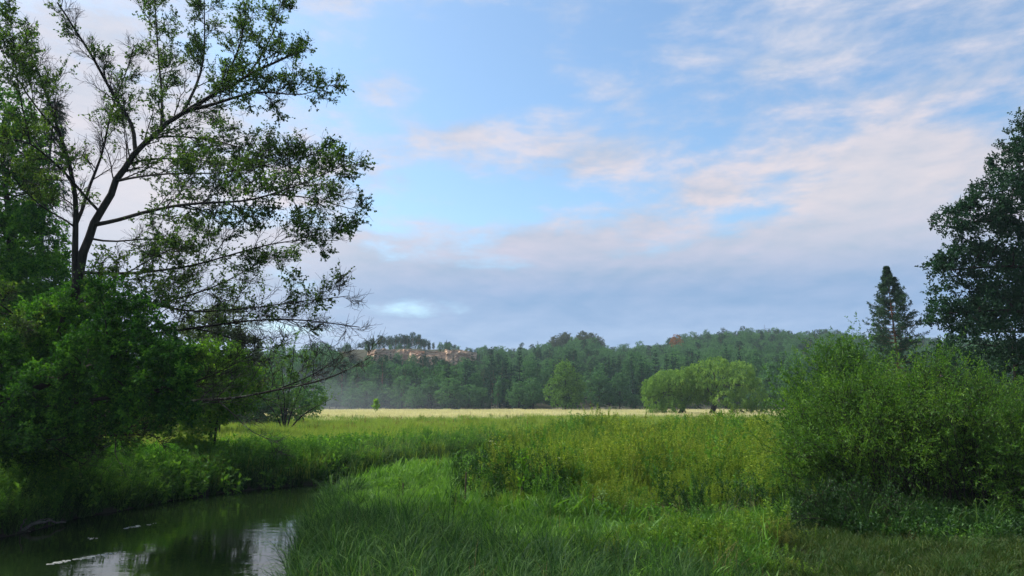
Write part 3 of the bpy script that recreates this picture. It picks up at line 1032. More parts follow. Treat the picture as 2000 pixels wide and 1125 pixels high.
    scatter("meadow_herbs", x[k], y[k], nettle, 0.7, 1.15, "dark herb clumps dotted through the meadow", r, 0.15, hs=0.3)
    dock = templates("sorrel_stalks", [(-12, 78), (-9, 84)], [stem_geo(r, 7, 0.5, 0.95, 0.05, 0.03, 22, up=0.2, lean=0.1, t0=0.55) for _ in range(2)], M["sorrel"], "rusty sorrel stalks in the meadow")
    k = ~wet & (sd > 2) & (y > 60) & (r.random(len(x)) < 0.05 + 0.10 * (x < 0))
    scatter("sorrel", x[k], y[k], dock, 0.7, 1.1, "rusty sorrel stalks dotted through the meadow", r, 0.1)
    # path
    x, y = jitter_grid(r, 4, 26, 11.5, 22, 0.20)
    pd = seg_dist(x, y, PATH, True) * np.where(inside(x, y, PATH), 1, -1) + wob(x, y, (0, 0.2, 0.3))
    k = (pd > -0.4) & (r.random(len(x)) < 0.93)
    scatter("trodden_grass", x[k], y[k], mown, 0.6, 1.4, "short flattened grass of the path darkened for shade at the lower right", r, 0.3, -0.01)
    k = (pd > -0.6) & (r.random(len(x)) < 0.06 + 0.10 * (wob(x, y, (0, 1.0, 0.8)) > 0.4))
    scatter("path_tufts", x[k], y[k], sedge, 0.22, 0.42, "small tufts of grass standing on the path", r, 0.3, -0.01)
    # shade at the front left corner of the weeds, made of dark-coloured stems
    x, y = jitter_grid(r, -3, 6, 22, 34, 0.34)
    k = inside(x, y, SHADE_PATCH)
    scatter("painted_shade_thicket", x[k], y[k], gloom, 0.7, 1.15, "leafy growth darkened for shade at the front corner of the tall weeds", r, 0.15, hs=0.3)
    # meadow
    x, y = jitter_grid(r, -60, 60, 33, 75, 0.75)
    sd, wet = seg_dist(x, y, RIVER, True), inside(x, y, RIVER)
    far = (seg_dist(x, y, LEFT_BANK) < seg_dist(x, y, RIGHT_BANK)) | (y > 58)
    k = far & ~wet & (sd > 0.25) & ~inside(x, y, THICKET)
    x2, y2 = jitter_grid(r, -100, 100, 75, 135, 1.15)
    k2 = y2 < dry_edge(x2) + r.normal(0, 9, len(x2))
    scatter("meadow_sward", np.r_[x[k], x2[k2]], np.r_[y[k], y2[k2]], mead, 0.75, 1.35, "tall green grass of the wide river meadow", r, 0.1)
    x, y = jitter_grid(r, -180, 180, 98, 214, 2.0)
    k = y > dry_edge(x) + r.normal(0, 9, len(x))
    scatter("golden_meadow", x[k], y[k], dry, 0.8, 1.3, "pale golden strip of ripe grass below the forest", r, 0.08)
    # bank of the far side: hanging grass with weeds
    x, y = jitter_grid(r, -34, 6, 22, 60, 0.36)
    sd, wet = seg_dist(x, y, RIVER, True), inside(x, y, RIVER)
    d = np.where(wet, -sd, sd)
    far = seg_dist(x, y, LEFT_BANK) < seg_dist(x, y, RIGHT_BANK)
    k = far & (d > -0.25) & (d < 2.2) & ((r.random(len(x)) < np.where(x < -9, 0.40, 0.75)) | (np.abs(d - 0.15) < 0.35))
    scatter("bank_grass", x[k], y[k], sedge, 0.8, 1.35, "long dark grass hanging over the far river bank", r, 0.18)
    k = far & (d > 0.0) & (d < 5) & (r.random(len(x)) < np.where(x < -9, 0.85, 0.22))
    kk = k & (wob(x, y, (0, 0.7, 0.9)) > -0.15)
    scatter("bank_herbs", x[kk], y[kk], nettle, 0.9, 1.6, "leafy green herbs crowding the left bank", r, 0.15)
    kk = k & (wob(x, y, (0, 0.7, 0.9)) <= -0.15)
    scatter("bank_ferns", x[kk], y[kk], herb, 1.4, 2.6, "broad leaved herbs crowding the left bank", r, 0.2)
    # growth below the bush on the right, its shade put into the leaf colour
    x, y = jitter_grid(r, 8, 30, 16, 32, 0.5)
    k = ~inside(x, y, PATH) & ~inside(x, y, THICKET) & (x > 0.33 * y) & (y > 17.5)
    scatter("shaded_herbs", x[k], y[k], dark, 0.6, 1.6, "leafy herbs coloured dark for the shade below the right hand bush", r, 0.2)
    k &= r.random(len(x)) < 0.35
    scatter("shaded_grass", x[k], y[k], sedge, 0.6, 1.1, "long grass blades in the shade below the right hand bush", r, 0.25)
    x, y = jitter_grid(r, 9, 60, 30, 75, 0.9)
    k = ~inside(x, y, THICKET) & (x > 0.40 * y)
    scatter("rank_meadow", x[k], y[k], weed, 0.8, 1.2, "rank weeds of the meadow behind the right hand bushes", r)
    return lawn, sedge, weed, mead


GC = ground_cover()


# ------------------------------------------------------------------ far trees: one mesh each (trunk and crown in two materials), many copies
def far_broadleaf(rng, h, w, clumps=260, leaf=0.34, lift=0.12, lobes=None):
    wood = Geo()
    if lobes is None:
        lobes = []
        nl = 13
        for i in range(nl):
            f = (i + 0.5) / nl
            zc = h * (lift + 0.12 + 0.72 * f)
            env = (math.sin(math.pi * min(1, (0.16 + 0.84 * f) ** 0.9)) ** 0.7) * w / 2
            a = i * 2.4 + rng.uniform(-0.4, 0.4)
            rr = env * rng.uniform(0.35, 0.62)
            sz = max(0.22 * w, env * rng.uniform(0.5, 0.7))
            lobes.append((rr * math.cos(a), rr * math.sin(a), zc, sz, sz, sz * 0.8))
        lobes.append((0, 0, h * 0.55, w * 0.28, w * 0.28, h * 0.32))
        lobes.append((0, 0, h - w * 0.16, w * 0.15, w * 0.15, w * 0.16))
    g, c = crown(rng, lobes, clumps, 4, h * 0.085, 6, leaf, leaf * 0.75, rmin=0.62, up=0.7)
    tr = resample([(0, 0, -0.5), (0.1, 0, h * 0.3), (0, 0.1, h * 0.7)], 6)[None]
    v, q = tubes(tr, np.linspace(0.022, 0.006, 6)[None] * h, 6)
    g.add(v, q, 0.5, 1, True)
    t = c[rng.choice(len(c), 12, replace=False)]
    limbs_to(rng, g, np.stack([np.zeros(12), np.zeros(12), rng.uniform(0.15, 0.5, 12) * h], 1), t, 0.008 * h, 0.002 * h, 5, 4, mat=1)
    return g


def far_conifer(rng, h, w, whorls=20, per=8, tuft=6, lift=0.08, droop=0.25, power=0.9, bare=0.0, ragged=0.25):
    g = Geo()
    v, q = tubes(resample([(0, 0, -0.5), (0, 0, h * 0.5), (0, 0, h)], 6)[None], np.linspace(0.014, 0.001, 6)[None] * h, 5)
    g.add(v, q, 0.5, 1, True)
    P, D, L = [], [], []
    for i in range(whorls):
        f = (i + rng.uniform(-0.3, 0.3)) / (whorls - 0.5)
        f = min(max(f, 0), 0.985)
        z = h * (lift + (1 - lift) * f)
        ln = w / 2 * (1 - f) ** power + 0.02 * h
        for j in range(per):
            if rng.random() < bare * (1 - f):
                continue
            a = rng.uniform(0, 6.28)
            P.append((0, 0, z))
            D.append((math.cos(a), math.sin(a), rng.uniform(0.05, 0.3) + 0.8 * f - droop))
            L.append(ln * rng.uniform(1 - 1.6 * ragged, 1 + ragged))
    P, D, L = np.array(P), unit(np.array(D)), np.array(L)
    s = np.linspace(0, 1, 4)
    C = P[:, None] + L[:, None, None] * (D[:, None] * s[None, :, None] + np.array([0, 0, 1.0]) * (0.10 - droop * 0.3) * (s ** 2)[None, :, None])
    n = len(P)
    i = np.repeat(np.arange(n), tuft)
    t = np.tile((np.arange(tuft) + 0.4) / tuft, n) * 0.95 + 0.08 * rng.random(n * tuft)
    pp, T = along(C, i, np.clip(t, 0, 1))
    sz = (0.26 * L[i] * (1.15 - 0.5 * t) + 0.07 * w / 2) * rng.uniform(0.7, 1.2, len(i))
    dd = unit(T + rand_dirs(rng, len(i)) * 0.65 + np.array([0, 0, -0.15]))
    v, q = leaf_quads(rng, pp, dd, unit(rand_dirs(rng, len(i)) * 0.6 + np.array([0, 0, 1.0])), sz * 1.25, sz * 0.75, 0.05)
    g.add(v, q, np.clip(rng.normal(0.5, 0.2, n)[i] + rng.normal(0, 0.15, len(i)), 0, 1), 0)
    return g


def far_pine(rng, h, w, clumps=95):
    g = Geo()
    lean = rng.normal(0, 0.03, 2) * h
    tr = resample([(0, 0, -0.5), (lean[0] * 0.3, lean[1] * 0.3, h * 0.45), (lean[0], lean[1], h * 0.93)], 7)
    v, q = tubes(tr[None], np.linspace(0.013, 0.004, 7)[None] * h, 5)
    g.add(v, q, 0.5, 1, True)
    lob = []
    for i in range(8):
        f = i / 7
        a = rng.uniform(0, 6.28)
        r = w * 0.30 * (1 - f * 0.65) * rng.uniform(0.5, 1.2)
        lob.append((lean[0] * 0.9 + r * math.cos(a), lean[1] * 0.9 + r * math.sin(a), h * (0.56 + 0.38 * f), w * 0.22, w * 0.22, h * 0.06))
    _, c = crown(rng, lob, clumps, 4, h * 0.05, 5, 0.36, 0.16, rmin=0.4, up=0.9, geo=g)
    j = rng.choice(len(c), 10, replace=False)
    limbs_to(rng, g, np.stack([np.full(10, lean[0] * 0.6), np.full(10, lean[1] * 0.6), rng.uniform(0.45, 0.8, 10) * h], 1), c[j], 0.006 * h, 0.002 * h, 4, 3, mat=1)
    return g


def far_forest():
    r = np.random.default_rng(11)
    spruce = [far_conifer(r, 1.0 * hh, hh * ww).mesh("spruce_tree", [M["needle"], M["bark"]]) for hh, ww in ((13, 0.30), (15, 0.27), (12, 0.34), (14, 0.25), (16, 0.30))]
    pine = [far_pine(r, hh, ww).mesh("pine_tree", [M["pine_needle"], M["pine_bark"]]) for hh, ww in ((12, 5.5), (14, 5.0), (11, 6.0), (13, 6.5))]
    leafy = [far_broadleaf(r, hh, ww).mesh("broadleaf_tree", [M["edge_leaf"], M["bark"]]) for hh, ww in ((11, 8.0), (12, 7.0), (9, 7.5), (13, 8.5), (10, 6.0), (11, 9.0))]
    brown = [far_broadleaf(r, hh, ww, 130, 0.3).mesh("bare_oak", [M["brown_leaf"], M["bark"]]) for hh, ww in ((10, 6.0), (11, 6.5))]

    def put(name, me, x, y, z, s, label, cat, group=None, sz=1.0):
        o = bpy.data.objects.new(name, me)
        COL.objects.link(o)
        o.location = (x, y, z)
        o.rotation_euler = (0, 0, r.uniform(0, 6.28))
        o.scale = (s, s, s * sz)
        return tag(o, label, cat, group)

    def spot(px, y):
        x = (px - CX) / F * y * 1.01
        return x, gz(x, y)

    # the closed wood on the slopes
    step = 5.4
    gx, gy = np.meshgrid(np.arange(-420, 420, step), np.arange(226, 512, step))
    x = (gx + r.uniform(0, step, gx.shape)).ravel()
    y = (gy + r.uniform(0, step, gx.shape)).ravel()
    k = (np.abs(x) < 0.74 * y + 4)
    kx = (x + 43) / np.where(x < -43, 62, 34)
    k &= ~((np.abs(kx) < 1.0) & (y > 326) & (y < 420))     # the knoll gets its own pines
    k &= ~((np.abs(x - 134) < 0) & (y > 400))
    x, y = x[k], y[k]
    z = ground_z(x, y)
    kind = r.random(len(x))
    pat = wob(x, y, (1.0, 0.4, 0.0))
    kn = np.where(kind < 0.66 + 0.25 * pat * (y < 400), 0, np.where(kind < 0.88, 1, 2))
    kn = np.where((y > 400) & (x > 110) & (kind > 0.62), 1, kn)
    kn = np.where((kn == 2) & (kind < 0.94), 0, kn)
    kn = np.where((y < 262) & (kind > 0.84), 2, kn)
    o = np.argsort(y * (1 + 0.0 * x))
    x, y, z, kn = x[o], y[o], z[o], kn[o]
    # a clear view of the cliff: trees in front of it stay low
    lim = 4 + (783 - 706) / F * y - z
    ahead = (np.abs((x / y * 350 + 43) / np.where(x / y * 350 < -43, 36, 30)) < 1.0) & (y < 345)
    base_h = np.array([14.0, 12.5, 11.0])[kn]
    sc = r.uniform(0.78, 1.18, len(x))
    sc = np.where(ahead, np.minimum(sc, np.clip(lim / base_h * r.uniform(0.88, 1.04, len(x)), 0.3, 2)), sc)
    # ridge trees behind the knoll must not stand higher than the picture shows
    names = [("spruce_tree", spruce, "spruce"), ("pine_tree", pine, "pine tree"), ("broadleaf_tree", leafy, "tree")]
    words_ = [
        ("dark pointed spruce in the closed wood on the slope behind the meadow", "spruces of the wooded slope"),
        ("pine with a rounded crown in the closed wood on the slope behind the meadow", "pines of the wooded slope"),
        ("leafy green tree among the conifers of the slope behind the meadow", "leafy trees of the wooded slope"),
    ]
    used = np.zeros(len(x), bool)
    for j, (nm, ms, cat) in enumerate(names):
        ids = np.nonzero((kn == j) & in_view(x, y, -6))[0][:(230, 110, 170)[j]]
        for i in ids:
            put(nm, ms[int(r.integers(len(ms)))], x[i], y[i], z[i] - 0.2, sc[i], words_[j][0], cat, words_[j][1], r.uniform(0.9, 1.1))
            used[i] = True
    rest = np.nonzero(~used)[0]
    tm = []
    for ms, nm in ((spruce, "forest"), (pine, "forest"), (leafy, "forest")):
        for me in ms[:4]:
            tm.append(me)
    # the deeper wood: one mass, drawn from trees that stand in it
    tobj = []
    for n_, me in enumerate(tm):
        oo = bpy.data.objects.new("distant_forest", me)
        COL.objects.link(oo)
        i = rest[n_ * 7]
        oo.location = (x[i], y[i], z[i])
        tag(oo, "closed dark wood covering the far hills", None, None, "stuff")
        tobj.append(oo)
    vi = kn[rest] * 4 + r.integers(0, 4, len(rest))
    s = sc[rest]
    scatter_modifier("distant_forest", np.stack([x[rest], y[rest], z[rest] - 0.2], 1), np.stack([0 * s, 0 * s, r.uniform(0, 6.28, len(s))], 1),
                     np.stack([s, s, s * r.uniform(0.88, 1.12, len(s))], 1), vi, tobj, "closed dark wood covering the far hills")

    # pines standing on the cliff knoll: (px, top row, depth)
    for i in range(250):
        d = r.uniform(351.5, 384)
        px = r.uniform(572, 966)
        xx, zz = spot(px, d)
        top = np.interp(px, [570, 600, 625, 650, 690, 740, 790, 815, 835, 850, 880, 895, 918, 940, 966],
                        [699, 697, 692, 686, 666, 659, 654, 651, 662, 670, 666, 676, 680, 684, 682]) + r.uniform(0, 10)
        hgt = 4 + (783 - top) / F * d - zz
        if hgt < 3.0: continue
        hgt = min(hgt, 15)
        me = pine[int(r.integers(4))] if r.random() < 0.75 else spruce[int(r.integers(5))]
        ispine = me in pine
        if i % 9 == 0:      # low leafy scrub along the cliff top
            put("cliff_shrub", leafy[i % 6], xx, r.uniform(349, 353), 4 + (783 - np.interp(px, [570, 740, 915, 966], [694, 684, 685, 688])) / F * 351 - 1.2, r.uniform(0.22, 0.42),
                "low dark shrub on the upper edge of the sandstone cliff", "shrub", "shrubs along the cliff top")
            continue
        o_ = put("pine_tree" if ispine else "spruce_tree", me, xx, d, zz - 0.2, hgt / 12.5, "slender pine standing on the knoll above the sandstone cliff" if ispine else
                 "small spruce among the pines above the sandstone cliff", "pine tree" if ispine else "spruce", "pines above the cliff" if ispine else "spruces above the cliff")
        if ispine:
            o_.scale = (hgt / 10.5, hgt / 10.5, hgt / 12.5)
    for i in range(20):
        d = r.uniform(334, 342)
        px = r.uniform(715, 935)
        xx, zz = spot(px, d)
        top = r.choice([r.uniform(699, 707), r.uniform(692, 701)])
        hgt = 4 + (783 - top) / F * d - zz
        me = spruce[int(r.integers(5))] if r.random() < 0.6 else leafy[int(r.integers(6))]
        put("spruce_tree" if me in spruce else "broadleaf_tree", me, xx, d, zz - 0.2, hgt / 13.0 if me in spruce else hgt / 11.0,
            "small spruce half hiding the foot of the sandstone cliff" if me in spruce else "small leafy tree half hiding the foot of the sandstone cliff", "spruce" if me in spruce else "tree",
            "trees at the foot of the cliff")
    # brushy oaks on the second knoll
    for i in range(26):
        px, d = r.uniform(1082, 1172), r.uniform(440, 452)
        xx, zz = spot(px, d)
        top = np.interp(px, [1080, 1105, 1140, 1160, 1174], [664, 655, 654, 658, 668]) + r.uniform(0, 4)
        put("bare_oak", brown[i % 2], xx, d, zz - 0.2, (4 + (783 - top) / F * d - zz) / 10.5, "thin brownish oak on the small rounded knoll right of the cliff", "oak", "brownish oaks on the small knoll")
    xx, zz = spot(1193, 446)
    put("pine_tree", pine[2], xx, 446, zz, 1.25, "lone pine with a broad crown right of the brownish oak knoll", "pine tree")
    # row at the forest edge: (px, top row, width px, depth, label)
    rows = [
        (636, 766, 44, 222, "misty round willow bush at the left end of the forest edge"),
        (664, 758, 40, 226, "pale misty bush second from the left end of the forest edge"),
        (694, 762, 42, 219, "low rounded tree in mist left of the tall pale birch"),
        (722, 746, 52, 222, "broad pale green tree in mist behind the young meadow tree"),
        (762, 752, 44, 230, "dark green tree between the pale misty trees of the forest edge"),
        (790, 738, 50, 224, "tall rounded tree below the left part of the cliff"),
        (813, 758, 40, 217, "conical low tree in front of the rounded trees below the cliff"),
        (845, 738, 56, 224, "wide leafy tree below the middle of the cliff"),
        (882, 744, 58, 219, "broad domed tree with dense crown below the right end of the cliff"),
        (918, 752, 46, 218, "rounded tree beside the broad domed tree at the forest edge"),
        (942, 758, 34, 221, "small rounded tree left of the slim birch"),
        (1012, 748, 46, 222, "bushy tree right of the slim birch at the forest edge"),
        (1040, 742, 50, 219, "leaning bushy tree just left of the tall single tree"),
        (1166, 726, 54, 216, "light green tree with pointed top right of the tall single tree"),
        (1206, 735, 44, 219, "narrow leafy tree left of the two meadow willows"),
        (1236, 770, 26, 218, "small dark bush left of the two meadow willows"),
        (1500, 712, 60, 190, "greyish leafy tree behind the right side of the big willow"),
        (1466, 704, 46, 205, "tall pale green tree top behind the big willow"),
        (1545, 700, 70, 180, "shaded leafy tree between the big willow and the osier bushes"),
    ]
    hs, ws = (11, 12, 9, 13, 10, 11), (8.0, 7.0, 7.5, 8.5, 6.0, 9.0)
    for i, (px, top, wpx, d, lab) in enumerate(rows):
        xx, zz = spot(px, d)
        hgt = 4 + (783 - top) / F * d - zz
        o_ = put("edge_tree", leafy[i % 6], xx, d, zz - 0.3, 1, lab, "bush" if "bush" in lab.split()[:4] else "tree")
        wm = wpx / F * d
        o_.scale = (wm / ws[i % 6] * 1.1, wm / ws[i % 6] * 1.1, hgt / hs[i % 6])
    # second rank, over the first
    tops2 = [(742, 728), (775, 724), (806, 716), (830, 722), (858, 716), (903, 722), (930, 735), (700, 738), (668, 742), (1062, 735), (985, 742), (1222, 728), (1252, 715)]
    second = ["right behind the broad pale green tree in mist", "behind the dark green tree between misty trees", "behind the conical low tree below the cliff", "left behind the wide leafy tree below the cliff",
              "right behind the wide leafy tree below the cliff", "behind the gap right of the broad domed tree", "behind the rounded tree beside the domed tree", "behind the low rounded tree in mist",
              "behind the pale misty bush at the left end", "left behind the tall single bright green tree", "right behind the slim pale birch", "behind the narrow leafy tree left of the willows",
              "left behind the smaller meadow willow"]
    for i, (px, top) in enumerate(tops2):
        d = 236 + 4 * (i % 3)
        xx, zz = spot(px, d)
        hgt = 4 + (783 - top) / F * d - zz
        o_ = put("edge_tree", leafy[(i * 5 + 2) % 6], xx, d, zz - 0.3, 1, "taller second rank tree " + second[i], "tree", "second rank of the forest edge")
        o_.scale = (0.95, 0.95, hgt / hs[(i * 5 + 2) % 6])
    xx, zz = spot(973, 217)
    birch = far_broadleaf(r, 10.5, 2.6, 110, 0.28).mesh("birch_tree", [M["edge_leaf"], M["dead_wood"]])
    put("birch_tree", birch, xx, 217, zz - 0.2, 0.98, "slim pale birch standing alone before the dark wood", "birch")
    # red tree and the red rock on the right hand hill
    rust = far_broadleaf(r, 8, 7, 150, 0.32).mesh("rust_tree", [M["rust_leaf"], M["bark"]])
    xx, zz = spot(1318, 405)
    zz = 4 + (783 - 676) / F * 405
    put("rust_tree", rust, xx, 405, zz - 0.5 - 2.0, 1.0, "small rust red tree below the ridge of the right hand hill", "tree")

    # the single tall tree in the meadow edge
    px, d = 1102, 203
    xx, zz = spot(px, d)
    tt = empty("tall_tree", (xx, d, zz), "tall bright green single tree standing out before the forest edge", "tree")
    hgt = 4 + (783 - 706) / F * d - zz
    g = far_broadleaf(r, hgt, 10.6, 620, 0.34, 0.02)
    split_tree(g, tt, [M["lime_far"], M["bark"]])

    # cliff
    cl = empty("sandstone_cliff", (-43, 347, 14), "pale orange sandstone cliff below the pines of the left hill", "cliff")
    parts = [(726, 824, 688, 703), (816, 918, 689, 703), (728, 764, 684, 703), (764, 790, 687, 704), (786, 800, 683, 702), (800, 826, 690, 704), (826, 850, 688, 704), (848, 872, 690, 705), (870, 896, 684, 704), (892, 917, 686, 700)]
    for i, (p0, p1, r0, r1) in enumerate(parts):
        d = 346.8 if i < 2 else 345.5 + 1.0 * math.sin(i * 2.1)
        a, b = at(p0, r1 + 3, d), at(p1, r0 - 1, d)
        w_, h_ = b[0] - a[0], b[2] - a[2]
        nx_, nz_ = 12, 12
        u, v_ = np.meshgrid(np.linspace(0, 1, nx_), np.linspace(0, 1, nz_))
        strata = np.cumsum(r.normal(0, 0.35, nz_))
        edge = np.clip(np.minimum(u, 1 - u) * 5, 0, 1)
        X = a[0] - cl.location[0] + (u - 0.08) * w_ * 1.22 + r.normal(0, 0.10, u.shape)
        topj = 1 + 0.05 * np.interp(u, np.linspace(0, 1, 6), r.normal(0, 1, 6))
        Z = a[2] - cl.location[2] - 1.5 + v_ * (h_ + 1.5) * topj
        Yb = d - cl.location[1] - 1.8 * edge + strata[:, None] * 0.6 + r.normal(0, 0.22, u.shape) + v_ * 1.5
        front = np.stack([X, Yb, Z], -1)
        back = front + np.array([0, 7.0, 0])
        vv = np.concatenate([front.reshape(-1, 3), back.reshape(-1, 3)])
        I = np.arange(nx_ * nz_).reshape(nz_, nx_)
        J = I + nx_ * nz_
        qs = [np.stack([I[:-1, :-1], I[:-1, 1:], I[1:, 1:], I[1:, :-1]], -1).reshape(-1, 4),
              np.stack([J[:-1, :-1], J[1:, :-1], J[1:, 1:], J[:-1, 1:]], -1).reshape(-1, 4),
              np.stack([I[-1, :-1], I[-1, 1:], J[-1, 1:], J[-1, :-1]], -1),
              np.stack([I[:-1, 0], I[1:, 0], J[1:, 0], J[:-1, 0]], -1), np.stack([I[1:, -1], I[:-1, -1], J[:-1, -1], J[1:, -1]], -1)]
        Geo().add(vv, np.concatenate(qs), 0.5, 0, False).build("rock", M["rock"], cl)
    # mast on the right hill
    d = 470
    b = at(1494, 660, d)
    mast = empty("radio_mast", tuple(b), "thin lattice mast on the crest of the right hand hill", "mast")
    hm = (660 - 634) / F * d
    pole = Geo()
    for sx, sy in ((-1, -1), (1, -1), (0, 1)):
        v, q = tubes(np.array([[(sx * 0.28, sy * 0.28, -8), (sx * 0.05, sy * 0.05, hm)]]), np.array([[0.06, 0.04]]), 4)
        pole.add(v, q)
    pole.build("leg_frame", M["steel"], mast)
    br = Geo()
    for i in range(16):
        z0 = -8 + (hm + 8) * i / 16
        w_ = 0.28 - 0.23 * i / 16
        v, q = tubes(np.array([[(-w_, -w_, z0), (w_, -w_, z0 + 0.9)], [(w_, -w_, z0), (0, w_, z0 + 0.9)]]), np.full((2, 2), 0.025), 3)
        br.add(v, q)
    br.build("bracing", M["steel"], mast)


def split_tree(g, parent, mats):
    """one builder's geometry as crown (slot 0) and trunk (slot 1) parts"""
    for slot, nm in ((0, "crown"), (1, "trunk")):
        h = Geo()
        for v, q, t, m, s in zip(g.v, g.q, g.t, g.m, g.s):
            if len(m) and m[0] == slot:
                h.add(v, q - q.min(), t, 0, bool(s[0]))
        if h.n:
            h.build(nm, mats[slot], parent)


M["lime_far"] = leaf_mat("lime_far", (0.042, 0.100, 0.024), (0.078, 0.170, 0.034), (0.140, 0.265, 0.052), 0.28, 0.03)
far_forest()


# ------------------------------------------------------------------ the two meadow willows
def meadow_willow(name, base, lobes_px, d, label, trunk_px, seed):
    r = np.random.default_rng(seed)
    bx, bz = (base[0] - CX) / F * d, None
    bz = gz(bx, d)
    t = empty(name, (bx, d, bz), label, "willow")
    o = np.array([bx, d, bz])
    lob = []
    for (px, py, rx, rz, dy) in lobes_px:
        p = at(px, py, d + dy) - o
        lob.append((p[0], p[1], p[2], rx / F * d, rx / F * d * 0.9, rz / F * d))
    wood, twig = Geo(), Geo()
    g, c = crown(r, lob, 1150, 5, 0.85, 9, 0.28, 0.10, rmin=0.72, droop=0.9, up=0.5, ctint=0.26)
    g.build("crown", M["willow_leaf"], t)
    for pts, r0, r1 in trunk_px:
        P = resample([at(px, py, d + dy) - o for px, py, dy in pts], 9)
        v, q = tubes(P[None], np.linspace(r0, r1, 9)[None], 7)
        wood.add(v, q, 0.5, 0, True)
    j = r.choice(len(c), 26, replace=False)
    st = np.array([at(*trunk_px[0][0][-1][:2], d) - o] * 26) + r.normal(0, 0.4, (26, 3))
    limbs_to(r, wood, st, c[j], 0.10, 0.03, 6, 4)
    wood.build("trunk", M["bark"], t)
    return t


meadow_willow("meadow_willow", (1328, 812), [
    (1325, 745, 42, 20, 0), (1290, 752, 32, 20, 0), (1362, 752, 34, 22, -1), (1275, 778, 18, 22, -1), (1283, 795, 16, 14, -2), (1312, 790, 22, 18, -2),
    (1346, 770, 26, 16, 0), (1306, 733, 30, 12, 1), (1342, 735, 26, 11, 1), (1378, 768, 14, 16, 0), (1268, 760, 14, 20, 1)], 150.0,
    "smaller cushion shaped willow left of the bigger meadow willow",
    [([(1326, 814, 0), (1332, 800, 0), (1340, 785, 0), (1346, 768, 0)], 0.55, 0.2), ([(1341, 812, -1), (1336, 798, -1), (1333, 785, -1)], 0.12, 0.08)], 31)
meadow_willow("meadow_willow", (1390, 811), [
    (1400, 732, 48, 22, 2), (1378, 713, 20, 14, 2), (1400, 709, 22, 14, 2), (1440, 722, 32, 18, 1), (1430, 745, 40, 22, 0), (1465, 765, 30, 22, 0), (1480, 782, 20, 20, 0),
    (1412, 772, 20, 12, -2), (1435, 780, 22, 12, -2), (1370, 742, 28, 16, 2), (1340, 728, 18, 12, 3), (1356, 722, 16, 12, 3), (1455, 742, 28, 16, 1), (1388, 752, 28, 14, 1), (1446, 793, 24, 12, 1), (1494, 795, 12, 12, 0)],
    146.0, "bigger spreading willow with a thick dark trunk in the meadow",
    [([(1388, 813, 0), (1394, 798, 0), (1397, 780, 0), (1398, 762, 0)], 0.60, 0.32), ([(1398, 768, 0), (1412, 755, 0), (1425, 745, 0), (1436, 735, 0)], 0.3, 0.12),
     ([(1397, 780, 0), (1385, 765, 0), (1375, 748, 0)], 0.25, 0.1), ([(1446, 802, 0), (1460, 808, -1), (1472, 815, -2)], 0.12, 0.06)], 32)


# ------------------------------------------------------------------ nearer trees from lobes
def lobe_tree(name, foot_px, d, lobes_px, label, cat, mat, clumps, twigs, tl, per, L, W, trunks, seed, bark="bark", limbs=30, limb_r=(0.06, 0.015), droop=0.0,
              rmin=0.55, up=0.6, twr=0.005, base_z=None, ctint=0.2, depth_f=0.9, wood_twigs=True, outw=0.8):
    r = np.random.default_rng(seed)
    bx = (foot_px - CX) / F * d
    bz = gz(bx, d) if base_z is None else base_z
    t = empty(name, (bx, d, bz), label, cat)
    o = np.array([bx, d, bz])
    lob = []
    for (px, py, rx, rz, dy) in lobes_px:
        dd = d + dy
        p = at(px, py, dd) - o
        lob.append((p[0], p[1], p[2], rx / F * dd, rx / F * dd * depth_f, rz / F * dd))
    wood = Geo()
    g, c = crown(r, lob, clumps, twigs, tl, per, L, W, rmin=rmin, droop=droop, up=up, wood=wood if wood_twigs else None, tw_r=twr, ctint=ctint, outw=outw)
    g.build("crown", M[mat], t)
    lines = []
    for pts, r0, r1 in trunks:
        P = resample([at(px, py, d + dy) - o for px, py, dy in pts], 10)
        P[0, 2] = min(P[0, 2], 0) - 0.1
        lines.append(P)
        v, q = tubes(P[None], np.linspace(r0, r1, 10)[None], 8)
        wood.add(v, q, 0.5, 0, True)
    if limbs:
        j = r.choice(len(c), min(limbs, len(c)), replace=False)
        allp = np.concatenate([l[3:] for l in lines])
        st = []
        for cc in c[j]:
            cand = allp[allp[:, 2] < cc[2] + 0.3]
            cand = cand if len(cand) else allp
            dist = np.linalg.norm((cand - cc) * np.array([1, 1, 0.8]), axis=1)
            st.append(cand[np.argmin(dist)])
        limbs_to(r, wood, np.array(st), c[j], limb_r[0], limb_r[1], 7, 4)
    wood.build("trunk", M[bark], t)
    return t


